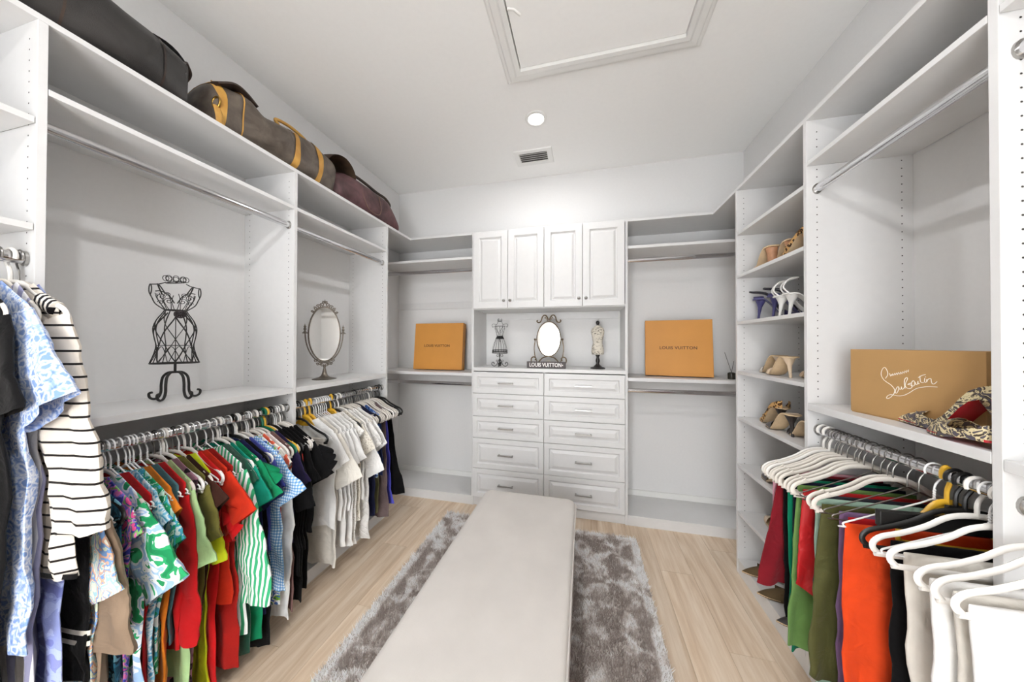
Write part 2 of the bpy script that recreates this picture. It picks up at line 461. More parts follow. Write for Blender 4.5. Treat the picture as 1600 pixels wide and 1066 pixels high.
for cix, (a, b) in enumerate(((-.938, -.321), (-.318, .309))):
    for k in range(5):
        d = raised_front(a, b, zs[k+1]+.0015, zs[k]-.0015, YF-.020, frame=.040, rise=.036).build('drawer', M_WHITE, cb, True)
        hx = (a+b)/2 + (-.010 if cix == 0 else .0); hz = (zs[k]+zs[k+1])/2
        h = MB().box(hx-.066, hx+.066, YF-.049, YF-.040, hz-.005, hz+.005)
        for s in (-1, 1): h.box(hx+s*.058-.005, hx+s*.058+.005, YF-.041, YF-.0195, hz-.005, hz+.005)
        h.build('handle', M_NICKEL, d, True, .001)

# ================================================================== bench and rug
def mat_linen(name, col):
    m, nt, b = new_mat(name)
    v = ocoord(nt)
    w1 = node(nt, 'ShaderNodeTexWave', wave_type='BANDS', bands_direction='X', i_Scale=90.0, i_Distortion=2.0); nt.links.new(v, w1.inputs['Vector'])
    w2 = node(nt, 'ShaderNodeTexWave', wave_type='BANDS', bands_direction='Y', i_Scale=90.0, i_Distortion=2.0); nt.links.new(v, w2.inputs['Vector'])
    h = math_n(nt, 'ADD', w1.outputs[1], w2.outputs[1])
    n = node(nt, 'ShaderNodeTexNoise', i_Scale=6.0, i_Detail=5.0); nt.links.new(v, n.inputs['Vector'])
    c = rgb(col)
    nt.links.new(ramp(nt, n.outputs[0], [(.3, tuple(x*.95 for x in c[:3])), (.7, tuple(min(1, x*1.04) for x in c[:3]))]), b.inputs['Base Color'])
    b.inputs['Roughness'].default_value = .9; b.inputs['Sheen Weight'].default_value = .15
    bump(nt, b, h, .12, .001)
    return m
M_LINEN = mat_linen('ivory_linen', '#ccc6c0')
def rrect(x0, x1, y0, y1, r, z, k=5):
    pts = []
    for cx, cy, a0 in ((x1-r, y1-r, 0), (x0+r, y1-r, 90), (x0+r, y0+r, 180), (x1-r, y0+r, 270)):
        for i in range(k+1):
            a = math.radians(a0+90*i/k); pts.append((cx+r*math.cos(a), cy+r*math.sin(a), z))
    return pts
BX0, BX1, BY0, BY1 = -.618, -.048, .42, 1.895
bn = thing('upholstered_bench', 'long ivory linen upholstered bench standing on the grey rug', 'bench', ((BX0+BX1)/2, (BY0+BY1)/2, .03))
def cush(z0, z1, r):
    out = [rrect(BX0+.012, BX1-.012, BY0+.012, BY1-.012, .045, z0)]
    out += [rrect(BX0+a, BX1-a, BY0+a, BY1-a, .055-a, z) for a, z in ((.003, z0+.006), (0, z0+.016))]
    out += [rrect(BX0+a, BX1-a, BY0+a, BY1-a, .055-a, z) for a, z in ((0, z1-r), (.0035, z1-r*.5), (.010, z1-r*.18), (.020, z1), (.05, z1+.003))]
    return out
MB().loft(cush(.335, .458, .022)).build('seat_cushion', M_LINEN, bn, True)
MB().loft([rrect(BX0+.006, BX1-.006, BY0+.006, BY1-.006, .045, z) for z in (.11, .334)]).build('box_base', M_LINEN, bn, True)
MB().tube(rrect(BX0-.001, BX1+.001, BY0-.001, BY1+.001, .055, .437, 6), .0035, 6, closed=True).build('piping', M_LINEN, bn, True)
for x in (BX0+.06, BX1-.06):
    for y in (BY0+.07, BY1-.07):
        MB().lathe([(.014, 0), (.016, .01), (.024, .082)], (x, y, .028), 14).build('leg', simple('dark_wood', '#3b2c22', .5, noise=.2, nscale=40), bn, True)

def mat_rug(name, dark):
    m, nt, b = new_mat(name)
    v = ocoord(nt)
    n1 = node(nt, 'ShaderNodeTexNoise', i_Scale=8.5, i_Detail=4.0, i_Distortion=1.3); nt.links.new(v, n1.inputs['Vector'])
    n2 = node(nt, 'ShaderNodeTexNoise', i_Scale=60.0, i_Detail=2.0); nt.links.new(v, n2.inputs['Vector'])
    sep = node(nt, 'ShaderNodeSeparateXYZ'); nt.links.new(v, sep.inputs[0])
    ax = math_n(nt, 'ABSOLUTE', sep.outputs[0]); ay = math_n(nt, 'ABSOLUTE', sep.outputs[1])
    ex = math_n(nt, 'SUBTRACT', RW/2, ax); ey = math_n(nt, 'SUBTRACT', RL/2, ay)
    e = math_n(nt, 'MINIMUM', ex, ey)
    e2 = math_n(nt, 'ADD', e, math_n(nt, 'MULTIPLY', math_n(nt, 'SUBTRACT', n1.outputs[0], .5), .10))
    band = ramp(nt, e2, [(0, '#ffffff'), (.035, '#ffffff'), (.06, '#3a3a3a'), (.105, '#8a8a8a'), (.13, '#c8c8c8'), (.15, '#303030'), (.2, '#606060')])
    sp = math_n(nt, 'MULTIPLY', math_n(nt, 'SUBTRACT', n1.outputs[0], .5), 5.0)
    f = math_n(nt, 'ADD', math_n(nt, 'ADD', math_n(nt, 'MULTIPLY', band, .75), sp), math_n(nt, 'MULTIPLY', math_n(nt, 'SUBTRACT', n2.outputs[0], .42), .9))
    c = ramp(nt, f, [(.0, '#b3a7a0'), (.25, '#cfc5bf'), (.45, '#f2edea'), (.7, '#ffffff')])
    nt.links.new(c, b.inputs['Base Color'])
    b.inputs['Roughness'].default_value = .95; b.inputs['Sheen Weight'].default_value = .2
    tr = node(nt, 'ShaderNodeBsdfTranslucent'); nt.links.new(c, tr.inputs[0])
    mx = node(nt, 'ShaderNodeMixShader', i_0=.42); nt.links.new(b.outputs[0], mx.inputs[1]); nt.links.new(tr.outputs[0], mx.inputs[2])
    nt.links.new(mx.outputs[0], nt.nodes['Material Output'].inputs['Surface'])
    return m
RX0, RX1, RY0, RY1 = -1.085, .362, .05, 2.305
RW, RL = RX1-RX0, RY1-RY0
rg = thing('shag_rug', 'grey and white mottled shag rug beneath the bench', 'rug', ((RX0+RX1)/2, (RY0+RY1)/2, 0))
M_RUG = mat_rug('shag_pile', 0)
MB().box(-RW/2, RW/2, -RL/2, RL/2, .001, .016).build('rug_backing', simple('rug_jute', '#c9c1bb', .95, noise=.1, nscale=90), rg)
rs = np.random.RandomState(3)
NB = 120000
px = rs.uniform(-RW/2, RW/2, NB); py = rs.uniform(-RL/2, RL/2, NB)
a = rs.uniform(0, 2*PI, NB); ln = rs.uniform(.016, .030, NB); lean = rs.uniform(.004, .022, NB); la = rs.uniform(0, 2*PI, NB)
wd = rs.uniform(.0016, .0032, NB)
P0 = np.stack([px-np.cos(a)*wd, py-np.sin(a)*wd, np.full(NB, .014)], 1)
P1_ = np.stack([px+np.cos(a)*wd, py+np.sin(a)*wd, np.full(NB, .014)], 1)
P2_ = np.stack([px+np.cos(la)*lean, py+np.sin(la)*lean, .014+ln], 1)
V = np.stack([P0, P1_, P2_], 1).reshape(-1, 3)
me = bpy.data.meshes.new('pile')
me.vertices.add(NB*3); me.vertices.foreach_set('co', V.astype(np.float32).ravel())
me.loops.add(NB*3); me.loops.foreach_set('vertex_index', np.arange(NB*3, dtype=np.int32))
me.polygons.add(NB); me.polygons.foreach_set('loop_start', np.arange(0, NB*3, 3, dtype=np.int32))
me.update(); me.validate(); me.materials.append(M_RUG)
share('pile', me, rg)['kind'] = 'stuff'

# ================================================================== bags on the top board
def mat_leather(name, c1, c2, rough=.5, scale=9):
    m, nt, b = new_mat(name)
    v = ocoord(nt)
    n = node(nt, 'ShaderNodeTexNoise', i_Scale=scale, i_Detail=6.0, i_Distortion=.6); nt.links.new(v, n.inputs['Vector'])
    n2 = node(nt, 'ShaderNodeTexVoronoi', i_Scale=450.0); nt.links.new(v, n2.inputs['Vector'])
    nt.links.new(ramp(nt, n.outputs[0], [(.32, c1), (.68, c2)]), b.inputs['Base Color'])
    b.inputs['Roughness'].default_value = rough
    bump(nt, b, math_n(nt, 'ADD', math_n(nt, 'MULTIPLY', n.outputs[0], 2.), n2.outputs[0]), .25, .002)
    return m
M_BLK = mat_leather('black_leather', '#211f1e', '#393634', .42)
M_CANVAS = mat_leather('brown_coated_canvas', '#4a4038', '#6e6358', .5, 14)
M_TAN = mat_leather('tan_leather', '#b98535', '#d6a654', .5)
M_BURG = mat_leather('burgundy_leather', '#43282a', '#6a474a', .5, 12)
M_BRN = mat_leather('dark_brown_leather', '#231713', '#43342a', .5)
def bag_rings(spec, n=36, ex=2.7, seed=0, wob=.006):
    r_ = random.Random(seed); out = []
    ph = [r_.uniform(0, 6.28) for _ in range(6)]
    for (y, cx, hw, h) in spec:
        ring = []
        for k in range(n):
            a = 2*PI*k/n; c, s = math.cos(a), math.sin(a)
            x = cx + hw*math.copysign(abs(c)**(2/ex), c)
            z = h/2 + h/2*math.copysign(abs(s)**(2/ex), s)
            wv = wob*(math.sin(3*a+ph[0]+y*14)+.6*math.sin(5*a+ph[1]-y*23))
            up = max(0., min(1., z/.03))
            ring.append((x+wv*c, y, max(0, z+wv*s*up)))
        out.append(ring)
    return out
def interp_spec(spec, step=.02):
    pts = spline([(s[0], s[1], s[2]) for s in spec], 6); hs = spline([(s[0], s[3], 0) for s in spec], 6)
    return [(p.x, p.y, max(.005, p.z), max(.01, q.y)) for p, q in zip(pts, hs)]
def band(mb, spec, y0, y1, grow=.004, n=36, ex=2.7, wob=.006, seed=0):
    ys = [y0, (y0+y1)/2, y1]; sp = []
    for y in ys:
        for a, b in zip(spec, spec[1:]):
            if a[0] <= y <= b[0]:
                t = (y-a[0])/(b[0]-a[0]+1e-9)
                sp.append((y, a[1]+(b[1]-a[1])*t, a[2]+(b[2]-a[2])*t+grow, a[3]+(b[3]-a[3])*t+grow)); break
    mb.loft(bag_rings(sp, n, ex, seed, wob), False, False)
    return mb
# black duffel
def bag_thing(label, x, y): return thing('travel_bag', label, 'bag', (x, y, TOP1), group='travel bags on the top board')
b1 = bag_thing('black leather duffel bag with flap on the top board', -1.735, .635)
s1 = interp_spec([(-.34, 0, .04, .12), (-.335, 0, .12, .2), (-.31, 0, .155, .225), (-.1, 0, .168, .238), (.12, 0, .168, .236), (.2, 0, .165, .225), (.248, 0, .158, .205), (.262, 0, .145, .185), (.266, 0, .05, .08)])
MB().loft(bag_rings(s1, seed=1, ex=3.6)).build('bag_body', M_BLK, b1)
band(MB(), s1, -.055, -.049, .003, seed=1, ex=3.6).build('seam', M_BRN, b1); band(MB(), s1, .175, .181, .003, seed=1, ex=3.6).build('seam', M_BRN, b1)
fl = MB()
rows = []
for i in range(9):
    t = i/8; y = .15+t*.19
    wv = .10*(1-.75*t*t)
    rows.append([(wv*(k/6*2-1), y, .236+.040*math.sin(t*2.2)-.022*t*t-.012*(k/6*2-1)**2) for k in range(7)])
fl.loft(rows, False, False, closed=False); fl.loft([[(x, y, z-.004) for x, y, z in r] for r in rows], False, False, closed=False)
fl.build('end_flap', M_BLK, b1)
MB().tube(spline([(.05, -.30, .235), (.05, -.1, .258), (.05, .06, .258), (.05, .155, .240)], 6), .034, 10, flat=.2, ref=(0, 0, 1)).build('zip_cover', M_BRN, b1)
MB().tube(spline([(.13, .262, .19), (.10, .292, .175), (.06, .296, .15), (.05, .27, .11)], 6), .007, 8).build('end_handle', M_BRN, b1)
pk = [(.158+.006*math.sin(PI*i/12), -.19+.10*math.cos(2*PI*i/24), .13+.075*math.sin(2*PI*i/24)) for i in range(24)]
MB().tube(pk, .009, 8, closed=True).build('pocket_rim', M_BLK, b1)
# brown canvas holdall
b2 = bag_thing('brown canvas holdall with tan leather straps on the top board', -1.735, 1.31)
s2 = interp_spec([(-.31, 0, .05, .14), (-.298, 0, .12, .2), (-.265, 0, .14, .235), (-.18, 0, .15, .252), (-.10, 0, .155, .218), (0, 0, .16, .258), (.13, 0, .16, .265), (.24, 0, .16, .258), (.31, 0, .155, .245), (.35, 0, .14, .2), (.362, 0, .07, .1)])
MB().loft(bag_rings(s2, seed=4, wob=.008)).build('bag_body', M_CANVAS, b2)
for y in (.045, .205): band(MB(), s2, y, y+.034, .004, seed=4, wob=.008).build('strap', M_TAN, b2)
band(MB(), s2, -.205, -.199, .004, seed=4, wob=.008).build('piping', M_TAN, b2)
for xo in (.045, -.045): MB().tube(spline([(xo, .05, .262), (xo, .03, .290), (xo, .12, .306), (xo, .215, .292), (xo, .222, .258)], 7), .009, 8).build('handle', M_TAN, b2)
for y in (-.292,): band(MB(), s2, y, y+.024, .004, seed=4, wob=.008).build('end_trim', M_TAN, b2)
MB().tube(spline([(.045, -.285, .215), (.05, -.22, .262), (.05, -.17, .258), (.05, -.12, .232)], 6), .075, 10, flat=.16, ref=(0, 0, 1)).build('zip_cover', M_BRN, b2)
MB().tube([(.12+.022*math.cos(2*PI*i/16), -.30, .115+.026*math.sin(2*PI*i/16)) for i in range(16)], .0045, 8, closed=True).build('ring', simple('brass', '#b9934a', .3, 1.0), b2)
MB().tube(spline([(.125, -.30, .095), (.135, -.298, .055), (.13, -.29, .02)], 5), .016, 8, flat=.45).build('luggage_tag', M_TAN, b2)
MB().tube(spline([(.02, -.26, .268), (.02, -.2, .264), (.02, -.13, .232)], 6), .003, 6).build('zip', M_TAN, b2)
# burgundy bag
b3 = bag_thing('burgundy leather handbag with dark handles on the top board', -1.735, 2.03)
s3 = interp_spec([(-.365, 0, .05, .12), (-.35, 0, .11, .17), (-.28, 0, .13, .215), (-.18, 0, .135, .255), (-.02, 0, .135, .262), (.15, 0, .135, .255), (.25, 0, .13, .235), (.31, 0, .13, .16), (.352, 0, .12, .075), (.36, 0, .06, .04)])
MB().loft(bag_rings(s3, seed=9, wob=.005)).build('bag_body', M_BURG, b3)
rows = []
for i in range(11):
    t = i/10; ang = -1.2+2.6*t
    rows.append([(.12*(k/6*2-1)*(1-.25*abs(t-.5)), -.265+.125*math.sin(ang)*1.0, .205+.125*math.cos(ang*.9)-.012*(k/6*2-1)**2) for k in range(7)])
fl = MB().loft(rows, False, False, closed=False); fl.loft([[(x, y, z-.006) for x, y, z in r] for r in rows], False, False, closed=False)
fl.build('folded_flap', mat_leather('flap_leather', '#3a2a1e', '#5d4a38', .6), b3)
for xo in (.05, -.05): MB().tube(spline([(xo, -.14, .262), (xo, -.10, .290), (xo, .03, .292), (xo, .15, .285), (xo+.02, .24, .272), (xo+.03, .285, .232), (xo+.02, .265, .20)], 7), .011, 8).build('handle', M_BRN, b3)
MB().tube(spline([(.134, -.12, .16), (.139, -.05, .055), (.139, .06, .05), (.137, .10, .11), (.137, .07, .2)], 7), .003, 6).build('pocket_seam', mat_leather('seam_leather', '#6b4f42', '#826454'), b3)
MB().tube([(.03+.016*math.cos(2*PI*i/14), .275, .222+.016*math.sin(2*PI*i/14)) for i in range(14)], .004, 8, closed=True).build('ring', MATS['brass'], b3)

# ================================================================== orange boxes
M_ORANGE = simple('orange_card', '#c98b3e', .55, noise=.03, nscale=8, bstr=.03)
M_ORDK = simple('orange_card_edge', '#9c6a2c', .6, bstr=.03)
M_INK = simple('brown_ink', '#3b2413', .6, bstr=0)
def orange_box(label, corner, ang, W, H_, D, lean, tw, tz):
    # corner: lower front left point; the front faces -Y turned by ang; leaned backwards
    t = thing('gift_box', label, 'box', corner, (-lean, 0, ang), group='orange boxes leaned on the wall')
    MB().box(0, W, .002, D, 0, H_).build('box_base', M_ORDK, t)
    ld = MB().box(-.002, W+.002, -.003, D*.72, -.002+.002, H_+.002).build('box_lid', M_ORANGE, t, bevel=.0015)
    text_part('lettering', 'LOUIS VUITTON', .034, M_INK, ld, Matrix.Translation((W/2+tz[0], -.0036, H_/2+tz[1])) @ Matrix.Rotation(PI/2, 4, 'X'), .0004, 1.05, .0004, tw)
orange_box('square orange card box leaned beside the drawer cabinet', (-1.615, 2.645, 1.153), 0.0, .50, .445, .07, .10, .265, (-.012, .005))
orange_box('wide orange card box leaned beside the shoe tower', (.492, 2.665, 1.148), -.13, .475, .448, .07, .10, .265, (-.0, .0))
t = thing('reed_diffuser', 'small black jar with thin reed beside wide orange box', 'diffuser', (1.075, 2.585, 1.141))
MB().lathe([(.0, 0), (.024, 0), (.025, .004), (.025, .045), (.018, .05), (.012, .052)], n=20).build('jar', simple('black_glass', '#2c2a22', .2), t)
for dx, dy, h in ((-.045, .0, .15), (.02, .01, .085)):
    MB().tube([(0, 0, .05), (dx, dy, .05+h)], .0016, 6).build('reed', M_BLACKIRON, t)

# ================================================================== kraft box
M_KRAFT = simple('kraft_card', '#b18a58', .7, noise=.03, nscale=12, bstr=.03)
KA = Vector((.972, 1.405)); KB = Vector((1.030, 1.02)); kd = (KB-KA).normalized()
kang = math.atan2(kd.y, kd.x)
kp = KA + kd*.0107
kb = thing('shoe_box', 'kraft brown shoe box with white script logo behind snakeskin pumps', 'box', (kp.x, kp.y, 1.155), (0, 0, kang))
MB().box(0, .34, 0, .12, 0, .2).build('box_base', M_KRAFT, kb)
ld = MB().box(-.002, .342, -.002, .122, .004, .231).build('box_lid', M_KRAFT, kb, bevel=.001)
M_SCRIPT = simple('white_print', '#f1e8da', .6, bstr=0)
STROKES = [[(0.123, 0.1346), (0.1295, 0.1472), (0.1289, 0.1589), (0.1245, 0.1688), (0.12, 0.1714), (0.1148, 0.1665), (0.1107, 0.1542), (0.1113, 0.1423), (0.1172, 0.131), (0.1262, 0.1232), (0.1375, 0.1159), (0.1449, 0.1082), (0.1492, 0.1002), (0.1479, 0.0899), (0.1435, 0.0819), (0.136, 0.0726), (0.1284, 0.0683), (0.1258, 0.0708), (0.1297, 0.0781), (0.1373, 0.083), (0.146, 0.0831), (0.1582, 0.0823), (0.1724, 0.0861), (0.1863, 0.0955), (0.1997, 0.1079), (0.2096, 0.1149), (0.2203, 0.1191), (0.2359, 0.1233), (0.2559, 0.1249)], [(0.1509, 0.0904), (0.1522, 0.1006), (0.1559, 0.1098), (0.1595, 0.1118), (0.1601, 0.1047), (0.157, 0.0942), (0.1534, 0.0901), (0.151, 0.0933)], [(0.1607, 0.1119), (0.1619, 0.1064), (0.1637, 0.1041), (0.1669, 0.1071), (0.1676, 0.1132), (0.1683, 0.1066), (0.1713, 0.1061), (0.1749, 0.1111), (0.1766, 0.1156), (0.1772, 0.1087)], [(0.1772, 0.1087), (0.1759, 0.1211), (0.1756, 0.1309), (0.1774, 0.1395), (0.1809, 0.1441), (0.1837, 0.1431), (0.1831, 0.1374), (0.1796, 0.1286), (0.1778, 0.1186), (0.1807, 0.1127), (0.1863, 0.11), (0.192, 0.1116), (0.1954, 0.1169), (0.1932, 0.1214), (0.1887, 0.1228), (0.1847, 0.1223), (0.187, 0.1254), (0.1932, 0.1283)], [(0.1966, 0.1349), (0.1943, 0.1291), (0.1954, 0.121), (0.1987, 0.1201), (0.2021, 0.1247), (0.2021, 0.1329), (0.1988, 0.1366), (0.196, 0.1335)], [(0.2032, 0.133), (0.2048, 0.1264), (0.2075, 0.1254), (0.2097, 0.1298), (0.2103, 0.1366), (0.211, 0.1286), (0.214, 0.1303)], [(0.2152, 0.1534), (0.2157, 0.144), (0.2167, 0.1361), (0.2204, 0.1332), (0.2246, 0.1351)], [(0.2109, 0.1475), (0.2205, 0.1553), (0.2289, 0.1588)], [(0.227, 0.148), (0.2262, 0.1399), (0.2277, 0.1348), (0.2309, 0.1372)], [(0.2309, 0.1445), (0.2319, 0.1367), (0.2327, 0.1414), (0.2361, 0.1464), (0.2411, 0.1476), (0.2421, 0.1406), (0.2441, 0.1336), (0.249, 0.1336), (0.255, 0.1409)], [(0.1346, 0.1536), (0.1383, 0.1437), (0.1396, 0.1511), (0.1424, 0.1456), (0.144, 0.153), (0.147, 0.1473), (0.1501, 0.1551), (0.1525, 0.1493), (0.155, 0.157), (0.1576, 0.1507), (0.1598, 0.1589), (0.164, 0.1527), (0.1658, 0.1609), (0.1693, 0.1547), (0.1717, 0.1628), (0.1752, 0.1573), (0.1775, 0.1655), (0.181, 0.1595), (0.1821, 0.1673), (0.1861, 0.1628), (0.1867, 0.1698)]]
lg = MB()
for k_, st in enumerate(STROKES):
    lg.tube(spline([(u-.0107, -.0026, z) for u, z in st], 5 if k_ < 10 else 2), .00095 if k_ < 10 else .00075, 5, flat=.5, ref=(0, 1, 0))
lg.tube([(.2175, -.0026, .1512), (.2185, -.0026, .1522)], .0012, 5)
lg.build('script_logo', M_SCRIPT, ld)
text_part('lettering', 'Paris', .017, M_SCRIPT, ld, Matrix.Translation((.305, -.0026, .053)) @ Matrix.Rotation(PI/2, 4, 'X'), .0003)

# ================================================================== display pieces
def scroll(c, r0, turns, a0, n=22, sgn=1, e1=(1,0,0), e2=(0,0,1)):
    e1, e2 = Vector(e1), Vector(e2); out = []
    for i in range(n+1):
        t = i/n; r = r0*(1-.82*t); a = a0+sgn*turns*2*PI*t
        out.append(Vector(c)+e1*(r*math.cos(a))+e2*(r*math.sin(a)))
    return out
def prof_at(prof, h):
    for (h0, a0, b0), (h1, a1, b1) in zip(prof, prof[1:]):
        if h0 <= h <= h1:
            t = (h-h0)/(h1-h0); t = t*t*(3-2*t) if False else t
            return a0+(a1-a0)*t, b0+(b1-b0)*t
    return prof[-1][1:] if h > prof[-1][0] else prof[0][1:]
def smooth_prof(pr, per=6):
    return [(p.x, p.y, p.z) for p in spline(pr, per)]
def surf(prof, h, a):
    rx, ry = prof_at(prof, h); return (rx*math.cos(a), ry*math.sin(a), h)
# large wire dress form on the left counter; front is local -Y
FACE = math.atan2(-.97, 1.80)
wf = thing('wire_dress_form', 'large black wire dress form with curled feet above the coloured garments', 'dress form', (-1.755, .955, 1.155), (0, 0, FACE+PI/2))
sk = smooth_prof([(.160, .074, .052), (.20, .062, .046), (.237, .056, .044), (.27, .061, .047), (.31, .065, .05), (.345, .056, .044), (.375, .040, .034), (.392, .032, .028)])
bu = smooth_prof([(.392, .032, .028), (.415, .044, .034), (.44, .056, .042), (.462, .060, .04), (.48, .062, .034)])
wm = MB(); R1 = .0021; R2 = .0014
for z, p, r in ((.160, sk, .003), (.237, sk, R2), (.392, sk, .0026)):
    wm.tube([surf(p, z, 2*PI*i/36) for i in range(36)], r, 6, closed=True)
for k in range(12):
    a = 2*PI*k/12; wm.tube([surf(sk, .160+.232*i/22, a) for i in range(23)], R1 if k % 6 == 0 else R2, 5)
for k in range(8):
    for sg in (1, -1):
        a0 = 2*PI*k/8; wm.tube([surf(sk, .165+.215*i/24, a0+sg*1.7*(i/24)) for i in range(25)], R2, 5)
for k in range(6):
    for sg in (1, -1):
        a0 = 2*PI*k/6+.3; wm.tube([surf(sk, .162+.07*math.sin(PI*i/14), a0+sg*1.0*(i/14-.5)) for i in range(15)], R2, 5)
for k in range(12):
    a = 2*PI*k/12+.1; wm.tube([surf(bu, .392+.07*i/10, a+.12*math.sin(3*i/10)) for i in range(11)], R2, 5)
for sx in (-1, 1):
    for cx, cz, r in ((.020, .428, .014), (.040, .445, .013), (.024, .455, .010), (.044, .422, .009)):
        rx, ry = prof_at(bu, cz); yy = -ry*math.sqrt(max(.05, 1-(cx/rx)**2))
        wm.tube([(sx*q.x, yy, q.z) for q in scroll((cx, 0, cz), r, 1.4, 0, 18)], R2, 5)
    wm.tube(spline([(sx*.004, -.032, .42), (sx*.02, -.040, .452), (sx*.042, -.032, .468), (sx*.058, -.02, .468)], 6), R1, 5)
    wm.tube(spline([(sx*.030, -.036, .458), (sx*.045, -.022, .49), (sx*.052, 0, .502), (sx*.05, .02, .49), (sx*.04, .034, .46)], 6), .0032, 5, flat=.5)
    wm.tube([(sx*(.073+.004*math.cos(2*PI*i/20)), .010*math.sin(2*PI*i/20)-.004+.013*math.cos(2*PI*i/20+.8), .477+.021*math.sin(2*PI*i/20)) for i in range(20)], R1, 5, closed=True)
    wm.tube(spline([(sx*.03, 0, .512), (sx*.048, 0, .502), (sx*.074, -.002, .497)], 5), R1, 5)
    wm.tube(spline([(sx*.074, -.002, .457), (sx*.068, -.01, .44), (sx*.058, -.012, .415), (sx*.034, -.01, .392)], 6), R1, 5)
wm.build('wire_body', M_BLACKIRON, wf)
nk = MB().tube([(.03*math.cos(2*PI*i/24), .022*math.sin(2*PI*i/24), .515+.006*math.cos(2*PI*i/24)) for i in range(24)], R1, 5, closed=True)
for i in range(8):
    a = 2*PI*i/8
    nk.tube([(.03*math.cos(a)+.009*math.cos(b), .022*math.sin(a)+.004*math.cos(b), .53+.012*math.sin(b)) for b in [2*PI*j/12 for j in range(12)]], R2, 5, closed=True)
nk.build('collar', M_BLACKIRON, wf)
M_ROSETTE = simple('dark_ribbon', '#3a3436', .7, noise=.2, nscale=80)
fl = MB()
for i in range(9):
    a = 2*PI*i/9; c = Vector((.012+.010*math.cos(a), -.055, .372+.009*math.sin(a)))
    fl.tube([c+Vector((.007*math.cos(b), -.003*math.sin(3*b), .006*math.sin(b))) for b in [2*PI*j/10 for j in range(10)]], .0028, 6, closed=True)
fl.lathe([(.0, -.004), (.007, -.003), (.008, .003), (.0, .005)], (.012, -.058, .372), 10)
fl.build('rosette', M_ROSETTE, wf)
MB().tube([(0, 0, .118), (0, 0, .165)], .0045, 10).tube([(-.07, 0, .161), (.07, 0, .161)], .0022, 6).tube([(0, -.05, .161), (0, .05, .161)], .0022, 6).build('stem', M_BLACKIRON, wf)
for a in (math.radians(12), math.radians(158), math.radians(232), math.radians(308)):
    e = Vector((math.cos(a), math.sin(a), 0))
    pp = [(0, .120), (.022, .118), (.038, .100), (.043, .07), (.044, .035), (.052, .012), (.066, .006), (.078, .014), (.080, .030), (.070, .035)]
    MB().tube(spline([e*r+Vector((0, 0, z)) for r, z in pp], 5), .0048, 8).build('leg', M_BLACKIRON, wf)

# oval mirrors
M_MIRROR = simple('mirror_glass', '#f2f1ee', .03, 1.0, bstr=0)
M_PEWTER = simple('antique_pewter', '#7d756b', .35, .9, noise=.25, nscale=90, bstr=.3)
M_BRONZE = simple('antique_bronze', '#6d5d48', .4, .8, noise=.3, nscale=60, bstr=.3)
def oval(a, b, n=48, y=0, cz=0): return [(a*math.cos(2*PI*i/n), y, cz+b*math.sin(2*PI*i/n)) for i in range(n)]
def glass(a, b, cz, par):
    o = oval(a, b, 48, -.004, cz); bk = oval(a, b, 48, .003, cz)
    MB().loft([o, bk], True, True).build('mirror_glass', M_MIRROR, par)
mang = math.atan2(-1.74, 1.745)
m1 = thing('table_mirror', 'pewter oval swivel mirror on pedestal foot beside white garments', 'mirror', (-1.745, 1.735, 1.155), (0, 0, mang+PI/2+.10))
CZ = .312
glass(.090, .183, CZ, m1)
MB().tube(oval(.093, .187, 56, 0, CZ), .0055, 8, closed=True).build('frame', M_PEWTER, m1)
yk = MB().tube([(.112*math.cos(a), .002, CZ+.01+.208*math.sin(a)) for a in [PI+.02+(PI-.04)*i/30 for i in range(31)]], .0042, 8)
for sx in (-1, 1):
    yk.lathe([(.0, -.03), (.004, -.028), (.009, -.018), (.005, -.008), (.010, 0), (.005, .010), (.008, .018), (.003, .026), (.0, .04)], (sx*.113, .002, CZ+.03), 10)
    yk.tube([(sx*.098, .002, CZ+.005), (sx*.128, .002, CZ+.005)], .004, 8)
    for cx, cz, r, a0 in ((.028, .110, .014, 1.2), (.052, .13, .012, 2.), (.016, .098, .012, .4), (.040, .105, .010, .3)):
        yk.tube([(sx*q.x, .002, q.z) for q in scroll((cx, 0, cz), r, 1.3, a0, 16)], .0028, 6)
yk.build('yoke', M_PEWTER, m1)
cr = MB()
for sx in (-1, 1):
    for cx, cz, r, a0 in ((.016, .512, .014, -1.), (.036, .500, .014, 0.), (.056, .484, .012, .6), (.010, .528, .010, 1.), (.072, .462, .008, 0)):
        cr.tube([(sx*q.x, 0, q.z) for q in scroll((cx, 0, cz), r, 1.3, a0, 16)], .003, 6)
cr.tube(spline([(-.07, 0, .455), (-.04, 0, .486), (0, 0, .498), (.04, 0, .486), (.07, 0, .455)], 6), .003, 6)
cr.lathe([(.0, 0), (.006, .006), (.003, .012), (.0, .022)], (0, 0, .53), 8)
cr.build('crest', M_PEWTER, m1)
MB().lathe([(.0, 0), (.072, 0), (.074, .003), (.060, .008), (.034, .014), (.020, .026), (.013, .048), (.009, .07), (.006, .078), (.010, .086), (.006, .1)], n=32).build('foot', M_PEWTER, m1)

